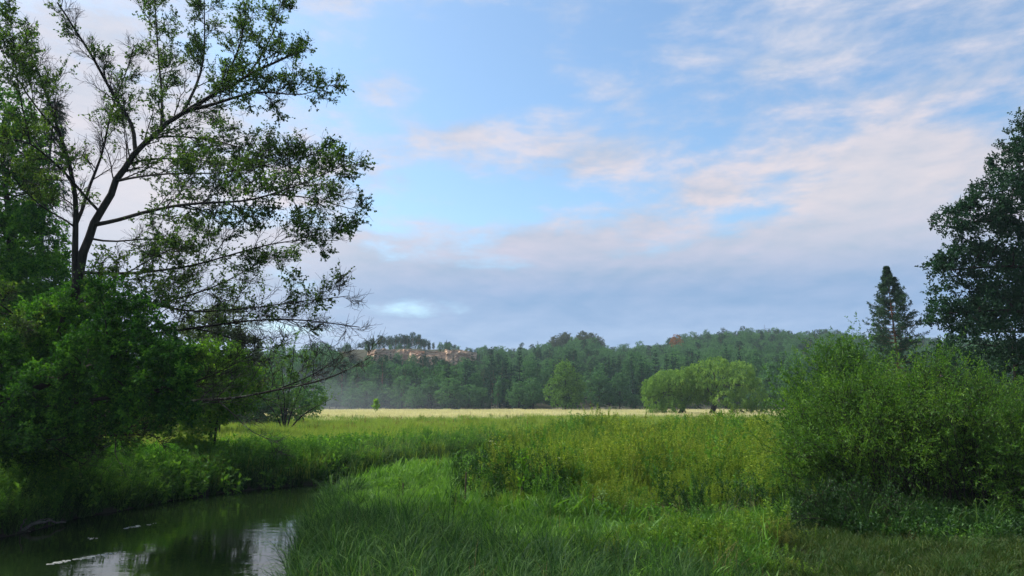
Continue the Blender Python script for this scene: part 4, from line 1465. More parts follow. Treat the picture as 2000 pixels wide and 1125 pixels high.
# right hand side
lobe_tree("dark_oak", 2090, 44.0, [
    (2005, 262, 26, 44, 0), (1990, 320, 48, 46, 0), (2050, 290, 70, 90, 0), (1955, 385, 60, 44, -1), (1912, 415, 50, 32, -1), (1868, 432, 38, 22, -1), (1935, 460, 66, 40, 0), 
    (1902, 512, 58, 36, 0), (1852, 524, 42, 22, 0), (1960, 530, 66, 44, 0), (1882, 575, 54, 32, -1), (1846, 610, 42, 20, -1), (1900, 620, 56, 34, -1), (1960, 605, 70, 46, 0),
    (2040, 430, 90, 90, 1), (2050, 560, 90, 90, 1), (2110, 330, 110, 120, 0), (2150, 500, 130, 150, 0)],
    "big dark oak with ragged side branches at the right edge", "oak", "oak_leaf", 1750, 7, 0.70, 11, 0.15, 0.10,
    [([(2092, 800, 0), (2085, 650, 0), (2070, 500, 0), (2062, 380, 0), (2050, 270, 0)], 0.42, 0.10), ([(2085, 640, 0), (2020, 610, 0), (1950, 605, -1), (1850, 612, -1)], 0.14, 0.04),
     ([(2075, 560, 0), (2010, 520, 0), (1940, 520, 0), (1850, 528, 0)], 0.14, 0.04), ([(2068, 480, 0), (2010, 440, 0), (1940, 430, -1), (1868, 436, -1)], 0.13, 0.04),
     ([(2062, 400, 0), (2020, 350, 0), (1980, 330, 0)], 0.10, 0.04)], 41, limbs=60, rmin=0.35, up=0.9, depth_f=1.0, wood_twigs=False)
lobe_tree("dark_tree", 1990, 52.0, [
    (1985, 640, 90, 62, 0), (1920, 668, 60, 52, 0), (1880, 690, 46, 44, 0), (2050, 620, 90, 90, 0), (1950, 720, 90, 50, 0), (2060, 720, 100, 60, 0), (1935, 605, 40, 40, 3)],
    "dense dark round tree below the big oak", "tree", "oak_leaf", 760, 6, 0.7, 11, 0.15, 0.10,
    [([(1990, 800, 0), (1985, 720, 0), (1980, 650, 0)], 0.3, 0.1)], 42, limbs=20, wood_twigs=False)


def lone_pine():
    r = np.random.default_rng(43)
    d = 86.0
    bx = (1748 - CX) / F * d
    bz = gz(bx, d)
    t = empty("lone_pine", (bx, d, bz), "tall conical pine rising alone behind the osier bushes", "pine tree")
    h = 4 + (783 - 521) / F * d - bz
    o = np.array([bx, d, bz])
    wood, leaf = Geo(), Geo()
    tr = resample([np.array([0.3, 0, -0.3]), np.array([0.15, 0, h * 0.45]), np.array([-0.15, 0, h * 0.8]), np.array([-0.3, 0, h])], 14)
    v, q = tubes(tr[None], np.linspace(0.24, 0.02, 14)[None], 8)
    wood.add(v, q, 0.5, 0, True)
    st, tg = [], []
    for z in np.arange(0.16 * h, 0.99 * h, 0.42):
        f = z / h
        for _ in range(6):
            a = r.uniform(0, 6.28)
            ln = np.interp(f, [0.1, 0.3, 0.46, 0.62, 0.75, 0.87, 0.94, 1.0], [3.2, 3.7, 3.6, 3.0, 2.1, 1.0, 0.3, 0.02]) * r.uniform(0.5, 1.15)
            if f < 0.34 and r.random() < 0.35:
                continue
            b = np.array([np.interp(z, tr[:, 2], tr[:, 0]), 0, z])
            st.append(b)
            tg.append(b + np.array([math.cos(a) * ln, math.sin(a) * ln, ln * (0.02 + 0.34 * f)]))
    P = limbs_to(r, wood, np.array(st), np.array(tg), 0.035, 0.010, 5, 4, sag=-0.10)
    plen = np.linalg.norm(P[:, -1] - P[:, 0], axis=1)
    C, i, tt, L = grow(r, P, 10, 0.25, 1.0, (0.4, 1.0), lambda i, t, g_: np.minimum(g_.uniform(0.3, 0.65, len(t)), 0.15 + 0.4 * plen[i]), 4, up=0.2)
    cl = np.clip(r.normal(0.5, 0.2, len(P)), 0, 1)
    twig_leaves(leaf, r, C, 20, 0.1, 0.26, 0.075, up=0.8, tint=cl[i], spread=0.8)
    leaf.build("crown", M["lone_needle"], t)
    wood.build("trunk", M["pine_bark"], t)


lone_pine()

# osier bushes: many upright wands fanning out from the ground, narrow leaves
def osier(foot_px, d, tips, label, seed, wands=110, leaf=(0.10, 0.026), mat="osier_leaf", lens=(0.5, 1.1), per=17, kids=13, r0=0.016, base_spread=0.9, hang=0.0):
    """tips: (px, row, depth offset, weight) picture positions that the wands reach for"""
    r = np.random.default_rng(seed)
    bx = (foot_px - CX) / F * d
    bz = gz(bx, d)
    t = empty("osier_bush", (bx, d, bz), label, "bush")
    o = np.array([bx, d, bz])
    tips = np.array(tips, float)
    wands = int(wands * 1.35)
    j = r.choice(len(tips), wands, p=tips[:, 3] / tips[:, 3].sum())
    tg = np.array([at(tips[k, 0] + r.normal(0, 16), tips[k, 1] + 26 + r.normal(0, 10), d + tips[k, 2] + r.normal(0, 0.5)) for k in j]) - o
    wands = len(tg)
    n = wands
    st = np.stack([tg[:, 0] * 0.25 + r.normal(0, base_spread, n), tg[:, 1] * 0.25 + r.normal(0, base_spread, n), np.full(n, -0.1)], 1)
    wood, leaf_g = Geo(), Geo()
    P = limbs_to(r, wood, st, tg, r0, 0.004, 9, 4, sag=0.22)
    C, i, tt, L = grow(r, P, kids, 0.16, 1.0, (0.35, 1.05), lens, 5, up=0.18, wig=0.14)
    v, q = tubes(C, np.linspace(0.005, 0.002, 5)[None] * np.ones((len(C), 1)), 3)
    wood.add(v, q, 0.5, 0)
    ct = np.clip(r.normal(0.5, 0.17, len(P)), 0, 1)
    twig_leaves(leaf_g, r, C, per, 0.08, leaf[0], leaf[1], up=0.5, tint=np.clip(ct[i] + r.normal(0, 0.08, len(i)), 0, 1), spread=0.85, droop=hang)
    leaf_g.build("foliage", M[mat], t)
    wood.build("stem", M["bark"], t)
    return t


osier(1655, 33.0, [(1600, 690, 0, 1), (1625, 665, 0, 1), (1650, 655, 0, 1.4), (1680, 672, 0, 1.2), (1560, 720, 0, 1), (1545, 760, 0, 1), (1700, 700, -1, 1), (1640, 720, -1.5, 1.5),
                   (1590, 770, -1.5, 1), (1535, 800, -1, 0.8), (1720, 740, -1, 1)],
      "tall loose osier bush at the left of the right hand thicket", 51, 100, leaf=(0.13, 0.05), lens=(0.6, 1.3), kids=13, per=17, mat="osier_leaf")
osier(1690, 23.0, [(1560, 800, -0.5, 1), (1590, 770, 0, 1), (1640, 745, 0, 1.2), (1690, 725, 0, 1.2), (1740, 715, 0, 1), (1540, 850, -1, 1), (1530, 900, -1, .7), (1590, 850, -1.6, 1.2), (1650, 820, -1.8, 1.2),
                   (1720, 790, -1.6, 1.2), (1600, 930, -1.8, 0.6), (1770, 760, -1, 1)],
      "broad low osier bush leaning over the tall weeds", 52, 130)
osier(1860, 22.0, [(1790, 712, 0, 1), (1840, 702, 0, 1.2), (1880, 712, 0, 1.2), (1920, 735, 0, 1), (1960, 752, 0, 1), (1780, 770, -1.4, 1), (1850, 770, -1.6, 1.3), (1930, 800, -1.6, 1.2), (1740, 740, 0, .8),
                   (1800, 850, -1.8, .6), (2000, 800, -1, 1), (1960, 870, -1.6, .8)],
      "big osier bush in the middle of the right hand thicket", 53, 140)
osier(2060, 20.5, [(1985, 790, 0, 1), (2030, 770, 0, 1.2), (2080, 760, 0, 1), (1970, 850, -1, 1), (1990, 920, -1.2, 1), (2060, 850, -1.4, 1), (1960, 960, -1.0, .5), (2130, 800, 0, 1)],
      "dark osier bush cut by the right edge of the picture", 54, 90)
osier(1640, 19.6, [(1560, 975, 0, 1), (1600, 940, 0, 1), (1660, 930, 0, 1), (1720, 945, 0, 1), (1760, 985, 0, 1), (1640, 985, -.6, 1)],
      "low bramble mound darkened for shade in front of the osier bushes", 55, 46, mat="dark_herb", lens=(0.25, 0.6), leaf=(0.08, 0.030), kids=11, per=11, hang=0.3, base_spread=0.6)  # mound's shade comes from its dark leaf colour


# ------------------------------------------------------------------ left hand side: dense trees and shrubs behind the open alder
lobe_tree("dense_alder", 30, 33.0, [
    (-10, 230, 70, 60, 0), (20, 300, 66, 70, 0), (-40, 330, 90, 110, 0), (40, 390, 62, 60, 0), (15, 470, 80, 70, -1), (70, 480, 56, 60, 0), (98, 545, 42, 48, 0), (60, 570, 80, 60, -1),
    (-40, 520, 110, 120, 0), (20, 650, 110, 80, -1.5), (90, 640, 60, 60, -1), (-60, 700, 120, 120, 0), (60, 740, 90, 70, -1.5)],
    "tall dense dark green tree filling the left edge behind the open alder", "tree", "dense_leaf", 1500, 7, 0.55, 12, 0.115, 0.085,
    [([(30, 930, 0), (28, 700, 0), (20, 450, 0), (0, 250, 0)], 0.3, 0.06)], 61, limbs=30, rmin=0.5, wood_twigs=False, outw=0.5)


def left_spruce():
    r = np.random.default_rng(62)
    d = 46.0
    bx = (60 - CX) / F * d
    bz = gz(bx, d)
    t = empty("drooping_spruce", (bx, d, bz), "dark drooping spruce showing behind the dense tree at the left edge", "spruce")
    h = 4 + (783 - 150) / F * d - bz
    wood, leaf = Geo(), Geo()
    v, q = tubes(resample([(0, 0, -0.3), (0, 0, h * 0.5), (0, 0, h)], 10)[None], np.linspace(0.3, 0.02, 10)[None], 8)
    wood.add(v, q, 0.5, 0, True)
    st, tg = [], []
    for z in np.arange(1.5, 0.98 * h, 0.42):
        f = z / h
        for _ in range(6):
            a = r.uniform(0, 6.28)
            ln = np.interp(f, [0, 0.2, 0.6, 1], [2.6, 2.7, 2.2, 0.25]) * r.uniform(0.7, 1.1)
            st.append((0, 0, z))
            tg.append((math.cos(a) * ln, math.sin(a) * ln, z - 0.22 * ln))
    P = limbs_to(r, wood, np.array(st), np.array(tg), 0.035, 0.008, 6, 4, sag=0.08)
    C, i, tt, L = grow(r, P, 11, 0.12, 1.0, (0.5, 1.1), (0.25, 0.6), 4, up=-0.35, flat=0.5)
    twig_leaves(leaf, r, C, 16, 0.0, 0.13, 0.035, up=0.6, droop=0.6, tint=np.clip(r.normal(0.5, 0.2, len(C)), 0, 1), spread=0.7)
    leaf.build("crown", M["needle"], t)
    wood.build("trunk", M["bark"], t)


left_spruce()
lobe_tree("bird_cherry", 120, 28.5, [
    (165, 590, 44, 40, -2.0), (110, 640, 70, 60, -3.0), (185, 650, 60, 60, -2), (130, 730, 80, 70, -3), (80, 770, 70, 60, -3), (40, 830, 80, 60, -2.5), (100, 840, 80, 56, -2.6), (165, 830, 50, 50, -2),
    (20, 700, 60, 60, -3), (190, 740, 40, 50, -2), (20, 900, 60, 40, -3)],
    "full green tree under the limbs of the open alder", "tree", "dense_leaf", 1300, 6, 0.5, 12, 0.10, 0.068,
    [([(125, 930, 0), (130, 790, -1), (140, 670, -2), (150, 600, -2)], 0.16, 0.05)], 63, limbs=40, rmin=0.5, wood_twigs=False, outw=0.5)
lobe_tree("overhanging_alder", -190, 22.5, [
    (215, 575, 46, 30, -1.0), (262, 606, 40, 30, -1.5), (240, 650, 56, 44, -1.5), (295, 660, 44, 36, -2), (330, 700, 40, 34, -2.4), (250, 720, 60, 44, -1.8), (320, 750, 46, 40, -2.4), (180, 700, 60, 60, -1.2),
    (370, 735, 30, 24, -2.6), (280, 800, 56, 34, -2), (200, 800, 60, 40, -1.5), (110, 760, 70, 60, -1), (100, 835, 70, 34, -1.2), (30, 800, 70, 60, -.6), (350, 800, 34, 22, -2.4), (-40, 740, 80, 90, 0)],
    "leafy alder whose green lower branches reach over the river from the left edge", "alder", "dense_leaf", 900, 6, 0.42, 11, 0.088, 0.066,
    [([(-190, 1040, 0), (-120, 900, 0), (-20, 800, -.4), (100, 745, -1), (220, 700, -1.6)], 0.20, 0.06), ([(-60, 840, -.2), (60, 800, -.8), (180, 780, -1.4), (300, 770, -2.2)], 0.09, 0.03)], 67,
    limbs=60, limb_r=(0.04, 0.008), rmin=0.35, ctint=0.25, outw=0.6, twr=0.004)
lobe_tree("hazel_shrub", 415, 37.0, [
    (380, 715, 60, 40, 0), (430, 705, 50, 36, 0), (470, 725, 36, 30, 0), (350, 760, 60, 44, -1), (420, 765, 60, 44, -1), (465, 770, 40, 40, -.5), (330, 810, 60, 34, -1), (400, 812, 60, 30, -1)],
    "yellow green shrub behind the lichen covered branch", "shrub", "lime_leaf", 620, 6, 0.5, 10, 0.12, 0.08,
    [([(415, 850, 0), (405, 780, 0), (385, 715, 0)], 0.07, 0.03), ([(418, 850, 0), (435, 780, 0), (445, 710, 0)], 0.07, 0.03)], 64, limbs=30, rmin=0.4, ctint=0.28)
lobe_tree("grey_ash", 430, 58.0, [
    (400, 640, 40, 34, 0), (440, 630, 40, 34, 0), (375, 680, 50, 40, 0), (430, 675, 56, 40, 0), (480, 690, 30, 34, 0), (350, 720, 50, 40, 0), (420, 725, 70, 40, 0), (480, 740, 32, 40, 0), (420, 775, 80, 44, 0),
    (340, 770, 60, 50, 0)],
    "grey green tree standing farther back behind the yellow green shrub", "tree", "grey_leaf", 800, 6, 0.75, 10, 0.17, 0.10,
    [([(425, 860, 0), (428, 760, 0), (425, 640, 0)], 0.2, 0.06)], 65, limbs=30, rmin=0.45, wood_twigs=False)
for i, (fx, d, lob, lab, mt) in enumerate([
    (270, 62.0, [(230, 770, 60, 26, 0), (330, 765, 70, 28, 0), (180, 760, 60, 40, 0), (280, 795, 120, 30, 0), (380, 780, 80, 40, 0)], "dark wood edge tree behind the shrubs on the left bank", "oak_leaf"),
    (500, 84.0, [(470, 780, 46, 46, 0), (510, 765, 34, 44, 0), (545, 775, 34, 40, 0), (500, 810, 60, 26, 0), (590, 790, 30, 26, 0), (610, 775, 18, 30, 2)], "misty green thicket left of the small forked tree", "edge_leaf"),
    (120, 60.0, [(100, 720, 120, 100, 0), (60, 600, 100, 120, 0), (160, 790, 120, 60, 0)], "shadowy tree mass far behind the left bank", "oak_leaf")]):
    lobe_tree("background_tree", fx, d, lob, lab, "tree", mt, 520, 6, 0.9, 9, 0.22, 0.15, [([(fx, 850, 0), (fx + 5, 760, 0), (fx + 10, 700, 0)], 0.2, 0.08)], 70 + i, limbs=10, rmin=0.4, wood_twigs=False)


def forked_tree():
    r = np.random.default_rng(66)
    d = 70.0
    bx = (556 - CX) / F * d
    bz = gz(bx, d)
    t = empty("forked_tree", (bx, d, bz), "small loose tree with several dark stems at the meadow's left end", "tree")
    o = np.array([bx, d, bz])
    wood, leaf = Geo(), Geo()
    for pts in ([(555, 846), (550, 800), (535, 740), (520, 690)], [(556, 846), (560, 790), (570, 730), (575, 672)], [(558, 846), (570, 800), (592, 750), (605, 700)],
                [(554, 846), (540, 810), (515, 780), (495, 760)], [(559, 846), (585, 815), (615, 795), (636, 786)], [(556, 846), (556, 790), (552, 735), (548, 695)]):
        P = resample([at(a, b, d + r.normal(0, 0.4)) - o for a, b in pts], 9)
        v, q = tubes(P[None], np.linspace(0.09, 0.02, 9)[None], 5)
        wood.add(v, q, 0.5, 0, True)
        C, i, tt, L = grow(r, P[None], 16, 0.2, 1.0, (0.4, 1.1), (0.7, 1.7), 5, up=0.25)
        v, q = tubes(C, np.linspace(0.02, 0.006, 5)[None] * np.ones((16, 1)), 3)
        wood.add(v, q)
        D, i2, tt, L = grow(r, C, 7, 0.2, 1.0, (0.4, 1.0), (0.3, 0.8), 4, up=0.1)
        twig_leaves(leaf, r, D, 13, 0.0, 0.15, 0.10, up=0.6, tint=np.clip(r.normal(0.5, 0.2, len(D)), 0, 1))
    leaf.build("crown", M["lime_far"], t)
    wood.build("trunk", M["bark"], t)


forked_tree()

# bank shrubs on the left
for i, (fx, d, lob, lab, mt, cl_) in enumerate([
    (195, 29.5, [(180, 950, 44, 36, 0), (215, 965, 36, 34, -.6), (150, 965, 36, 34, -.4), (200, 985, 40, 20, -1)], "feathery bright green shrub over the left bank", "bright_leaf", 520),
    (30, 26.0, [(10, 935, 46, 40, 0), (50, 950, 40, 40, -.5), (-20, 980, 50, 50, -1), (70, 990, 30, 34, -1)], "leafy bank shrub at the left edge above the water", "bank_leaf", 420),
    (95, 28.0, [(100, 930, 40, 34, 0), (120, 975, 30, 30, -.6), (85, 985, 34, 26, -1)], "dark leaved bush between the edge shrub and the feathery shrub", "dense_leaf", 300),
    (290, 32.5, [(270, 920, 40, 34, 0), (310, 905, 40, 30, 0), (300, 950, 44, 28, -.6), (345, 930, 34, 28, 0), (250, 900, 44, 36, 0)], "green bramble shrub at the bend of the left bank", "bank_leaf", 420),
    (390, 36.0, [(370, 880, 44, 24, 0), (410, 890, 34, 22, 0), (360, 915, 36, 22, -.5)], "low green bush on the bank below the yellow green shrub", "lime_leaf", 260)]):
    lobe_tree("bank_shrub", fx, d, lob, lab, "shrub", mt, cl_, 6, 0.34, 10, 0.085, 0.04 if i == 0 else 0.055, [([(fx, 1000, 0), (fx + 4, 960, 0), (fx + 6, 930, 0)], 0.03, 0.012)], 80 + i, limbs=24,
              limb_r=(0.015, 0.005), rmin=0.3, wood_twigs=False, ctint=0.25)


# ------------------------------------------------------------------ the open alder over the river
def open_alder():
    r = np.random.default_rng(90)
    D0 = 26.0
    bx = (18 - CX) / F * D0
    bz = gz(bx, D0)
    t = empty("open_alder", (bx, D0, bz), "tall open alder leaning over the river with dark bare limbs and thin foliage", "alder")
    o = np.array([bx, D0, bz])
    # (points (px, row, depth offset), radius at the start, radius at the tip, leafiness, part name)
    limbs = [
        ([(8, 960, 0), (30, 895, 0), (60, 820, 0), (90, 745, 0), (120, 660, 0), (150, 560, 0), (160, 500, 0), (180, 440, 0), (205, 405, 0), (230, 345, 0), (259, 302, 0), (313, 252, -.2), (360, 220, -.4),
          (389, 201, -.6), (432, 176, -.8), (486, 148, -1.0), (533, 122, -1.2), (590, 100, -1.4)], 0.29, 0.03, 1.0, "trunk"),
        ([(371, 216, -.4), (450, 192, -1.2), (504, 176, -1.6), (547, 182, -2.0), (605, 191, -2.4), (645, 165, -2.6)], 0.10, 0.010, 1.1, "limb"),
        ([(259, 302, 0), (266, 263, .3), (248, 223, .5), (223, 187, .6), (194, 137, .6), (169, 86, .4), (140, 50, .2), (112, 5, 0)], 0.11, 0.03, 0.35, "limb"),
        ([(318, 248, 0), (313, 173, .8), (308, 100, 1.2), (302, 0, 1.6), (298, -60, 1.8)], 0.07, 0.015, 1.0, "limb"),
        ([(360, 220, -.2), (392, 151, .6), (402, 108, 1.0), (398, 40, 1.2), (400, -40, 1.3)], 0.08, 0.015, 1.2, "limb"),
        ([(432, 176, -.8), (462, 110, -1.4), (478, 60, -1.8), (484, -20, -2.2)], 0.06, 0.012, 1.2, "limb"),
        ([(486, 148, -1.0), (530, 80, -.6), (548, 20, -.2), (550, -40, 0)], 0.045, 0.010, 1.2, "limb"),
        ([(150, 560, 0), (144, 510, -.1), (149, 450, -.2), (148, 378, -.5), (139, 324, -.8), (115, 259, -1.2), (92, 190, -1.6), (70, 130, -1.8), (40, 60, -2.0)], 0.17, 0.02, 0.7, "limb"),
        ([(152, 440, -.2), (169, 385, .3), (187, 338, .7), (205, 290, 1.0), (212, 230, 1.3), (240, 160, 1.5), (262, 90, 1.6)], 0.09, 0.015, 0.5, "limb"),
        ([(184, 414, 0), (173, 392, -.3), (133, 342, -1.2), (94, 306, -2.2), (61, 277, -3.2), (0, 272, -4.5), (-60, 250, -5.5)], 0.07, 0.015, 0.9, "limb"),
        ([(144, 446, -.2), (126, 427, -.6), (86, 407, -1.4), (54, 378, -2.0), (20, 340, -2.6)], 0.045, 0.010, 0.5, "limb"),
        ([(198, 441, 0), (230, 428, -.4), (288, 414, -1.2), (342, 400, -2.0), (396, 396, -2.6), (497, 392, -3.6), (540, 376, -4.0), (583, 360, -4.3), (630, 342, -4.6), (684, 317, -5.0)], 0.11, 0.012, 1.1, "limb"),
        ([(530, 380, -3.9), (612, 385, -4.5), (666, 400, -4.9), (698, 412, -5.2)], 0.035, 0.008, 0.5, "limb"),
        ([(245, 322, 0), (300, 308, .8), (345, 311, 1.2), (432, 317, 2.0), (500, 326, 2.6)], 0.055, 0.010, 1.0, "limb"),
        ([(228, 352, 0), (290, 342, -.8), (350, 338, -1.4), (414, 340, -2.2), (480, 335, -2.8), (560, 310, -3.2), (620, 300, -3.4)], 0.06, 0.010, 1.2, "limb"),
        ([(300, 264, 0), (396, 268, -1.0), (460, 284, -1.6), (504, 302, -2.0), (560, 320, -2.4), (600, 330, -2.6)], 0.055, 0.010, 1.1, "limb"),
        ([(184, 473, 0), (234, 475, .6), (288, 464, 1.2), (340, 470, 1.8), (400, 450, 2.4)], 0.055, 0.010, 0.7, "limb"),
        ([(168, 536, 0), (240, 536, -.6), (310, 530, -1.2), (396, 515, -2.0), (504, 480, -2.8), (590, 460, -3.4), (660, 470, -3.8)], 0.085, 0.010, 0.9, "limb"),
        ([(150, 590, 0), (230, 612, .3), (299, 596, .7), (407, 569, 1.4), (468, 533, 1.8), (515, 510, 2.0), (560, 490, 2.2)], 0.085, 0.010, 0.6, "limb"),
        ([(145, 580, 0), (266, 587, -1.4), (360, 608, -2.4), (396, 612, -2.8), (468, 601, -3.4), (540, 598, -4.0), (612, 583, -4.5), (680, 578, -5.0)], 0.075, 0.010, 0.42, "limb"),
        ([(98, 720, 0), (173, 680, -.8), (252, 655, -1.6), (360, 644, -2.6), (432, 630, -3.2), (522, 623, -4.0), (612, 625, -4.7), (702, 639, -5.4)], 0.10, 0.012, 0.16, "limb"),
        ([(560, 624, -4.3), (585, 640, -4.5), (610, 655, -4.7), (632, 668, -4.9)], 0.02, 0.006, 0.05, "limb"),
        ([(380, 640, -2.8), (460, 660, -3.4), (505, 682, -3.8), (535, 690, -4.0), (570, 660, -4.2)], 0.03, 0.007, 0.05, "limb"),
        ([(60, 810, 0), (120, 818, -1.0), (184, 815, -1.8), (230, 803, -2.3), (299, 788, -3.0), (378, 785, -3.8), (468, 776, -4.6), (540, 763, -5.2), (612, 749, -5.8), (666, 734, -6.2), (700, 716, -6.5), (722, 698, -6.6)], 0.12, 0.014, 0.10, "limb"),
        ([(110, 800, -.8), (180, 790, -1.4), (230, 779, -1.8), (324, 760, -2.8), (378, 752, -3.3), (440, 720, -3.8), (520, 680, -4.2)], 0.06, 0.010, 0.25, "limb"),
        ([(540, 763, -5.2), (580, 745, -5.4), (640, 715, -5.6), (668, 690, -5.8)], 0.03, 0.007, 0.12, "limb"),
        ([(420, 780, -4.2), (450, 800, -4.6), (470, 830, -4.8), (500, 850, -5.0), (540, 862, -5.2)], 0.03, 0.006, 0.08, "limb"),
        ([(40, 870, 0), (100, 858, -1.2), (180, 850, -2.2), (250, 846, -3.0), (300, 850, -3.6)], 0.08, 0.012, 0.8, "limb"),
        ([(70, 790, 0), (140, 760, -1.0), (220, 740, -2.0), (300, 700, -2.8), (360, 690, -3.4)], 0.07, 0.010, 0.9, "limb"),
        ([(110, 690, 0), (60, 640, -1.5), (10, 600, -3.0), (-50, 560, -4.5)], 0.08, 0.012, 1.0, "limb"),
        ([(140, 610, 0), (190, 560, -1.5), (240, 540, -2.5), (300, 500, -3.4), (350, 480, -4.0)], 0.06, 0.010, 0.8, "limb"),
        ([(115, 259, -1.2), (60, 200, -2.5), (20, 130, -3.5), (-20, 60, -4.5)], 0.05, 0.010, 1.2, "limb"),
        ([(60, 277, -3.2), (40, 200, -4.0), (30, 120, -4.6), (20, 30, -5.0)], 0.04, 0.008, 1.2, "limb"),
    ]
    leaf, built = Geo(), []
    for n_, (pts, r0, r1, leafy, nm) in enumerate(limbs):
        k = max(8, len(pts) * 2)
        if nm == "limb":
            r0 = r0 * 0.80
        P = resample([at(px, py, D0 + dy) - o for px, py, dy in pts], k)
        P[1:-1] += r.normal(0, 0.02, (k - 2, 3))
        if built:
            near_ = np.concatenate(built)
            j = np.argmin(np.linalg.norm(near_ - P[0], axis=1))
            if np.linalg.norm(near_[j] - P[0]) < 1.6:
                P = resample(np.concatenate([near_[j][None], P[1:]]), k)
                P[0] = near_[j]
        built.append(resample(P, 80))
        w = Geo()
        rad = r0 + (r1 - r0) * np.linspace(0, 1, k) ** 0.75
        if nm == "trunk":
            rad = rad * (1 + 0.35 * np.exp(-np.linspace(0, 1, k) * 14))
        v, q = tubes(P[None], rad[None], 8)
        w.add(v, q, 0.5, 0, True)
        length = np.linalg.norm(np.diff(P, axis=0), axis=1).sum()
        t0 = 0.55 if nm == "trunk" else 0.22
        m1 = int(np.clip(length * (2.5 if nm != "trunk" else 2.0) * (1.0 if leafy > 0.2 else 0.6), 4, 34))
        lens1 = lambda i, t, g_: (0.35 + 0.20 * length * (1 - t) ** 0.8 + 0.40) * g_.uniform(0.5, 1.1, len(t)) * 0.8
        C, ci, ct, L1 = grow(r, P[None], m1, t0, 1.0, (0.45, 1.05), lens1, 7, up=0.10, wig=0.10)
        rr = np.maximum(0.005, np.interp(ct, np.linspace(0, 1, k), rad) * 0.45)
        rr = np.minimum(rr, 0.028)
        v, q = tubes(C, rr[:, None] * np.linspace(1, 0.25, 7)[None] + 0.001, 4)
        w.add(v, q, 0.5, 0, True)
        m2 = 13 if leafy > 0.2 else 8
        lens2 = lambda i, t, g_: (0.22 + 0.42 * L1[i] * (1 - 0.7 * t)) * g_.uniform(0.6, 1.2, len(t))
        E, ei, et, L2 = grow(r, C, m2, 0.15, 1.0, (0.45, 1.0), lens2, 5, up=0.12, wig=0.14)
        v, q = tubes(E, np.linspace(0.0085, 0.004, 5)[None] * np.ones((len(E), 1)), 3)
        w.add(v, q, 0.5, 0)
        G2, gi_, gt, L3 = grow(r, E, 4, 0.2, 1.0, (0.4, 1.0), (0.14, 0.38), 4, up=0.12, wig=0.16)
        v, q = tubes(G2, np.linspace(0.0055, 0.003, 4)[None] * np.ones((len(G2), 1)), 3)
        w.add(v, q, 0.5, 0)
        low = nm == "limb" and min(p[1] for p in pts) > 690 and pts[0][1] > 770 and leafy < 0.2
        w.build(nm, M["lichen_bark"] if low else M["bark"], t)
        # leaves sit in tufts on part of the twigs, the rest stay bare
        tuft = r.random(len(C)) < min(1, leafy * 1.05 + 0.02)
        keep = tuft[ei] & (r.random(len(E)) < 0.28 + 0.34 * min(leafy, 1))
        tint = np.clip(r.normal(0.45, 0.22, len(E)), 0, 1)
        if keep.any():
            twig_leaves(leaf, r, E[keep], 7, 0.25, 0.082, 0.064, up=0.7, droop=0.25, tint=tint[keep], spread=0.9)
        keep3 = keep[gi_]
        if keep3.any():
            twig_leaves(leaf, r, G2[keep3], 6, 0.2, 0.082, 0.064, up=0.7, droop=0.25, tint=tint[gi_][keep3], spread=0.9)
    leaf.build("crown", M["alder_leaf"], t)
    return t


open_alder()


# ------------------------------------------------------------------ stakes, saplings and small things on the spit
def stake(px, top, bottom, z, label, seed, lean=0.0, wdt=0.05):
    r = np.random.default_rng(seed)
    f = foot(px, bottom, z)
    zz = gz(f[0], f[1])
    h = (bottom - top) / F * f[1]
    o = empty("planting_stake", (f[0], f[1], zz), label, "stake")
    g = Geo()
    P = resample([(0, 0, -0.35), (lean * 0.5, 0.0, h * 0.5 + 0.1), (lean, 0.01, h)], 7)
    v, q = tubes(P[None], (wdt / 2 * np.array([1, 1.05, 1, 0.97, 1.02, 1, 0.86]))[None] * r.uniform(0.95, 1.05, 7), 7)
    g.add(v, q, 0.5, 0, True)
    a = np.arange(7) * 2 * math.pi / 7
    top_ring = P[-1] + np.stack([np.cos(a), np.sin(a), 0 * a], 1) * wdt * 0.42
    for i in range(7):
        j = (i + 1) % 7
        g.add([top_ring[i], top_ring[j], P[-1] + (0, 0, 0.012), P[-1] + (0, 0, 0.012)], [[0, 1, 2, 3]])
    g.build("post", M["stake_wood"], o)
    s = Geo()
    b = np.arange(9) * 2 * math.pi / 8
    ring = np.stack([np.cos(b) * wdt * 0.62 + lean * 0.8, np.sin(b) * wdt * 0.62, np.full(9, h * 0.82)], 1)
    v, q = tubes(ring[None], np.full((1, 9), 0.006), 4)
    s.add(v, q)
    s.build("tie", M["dead_wood"], o)
    return o


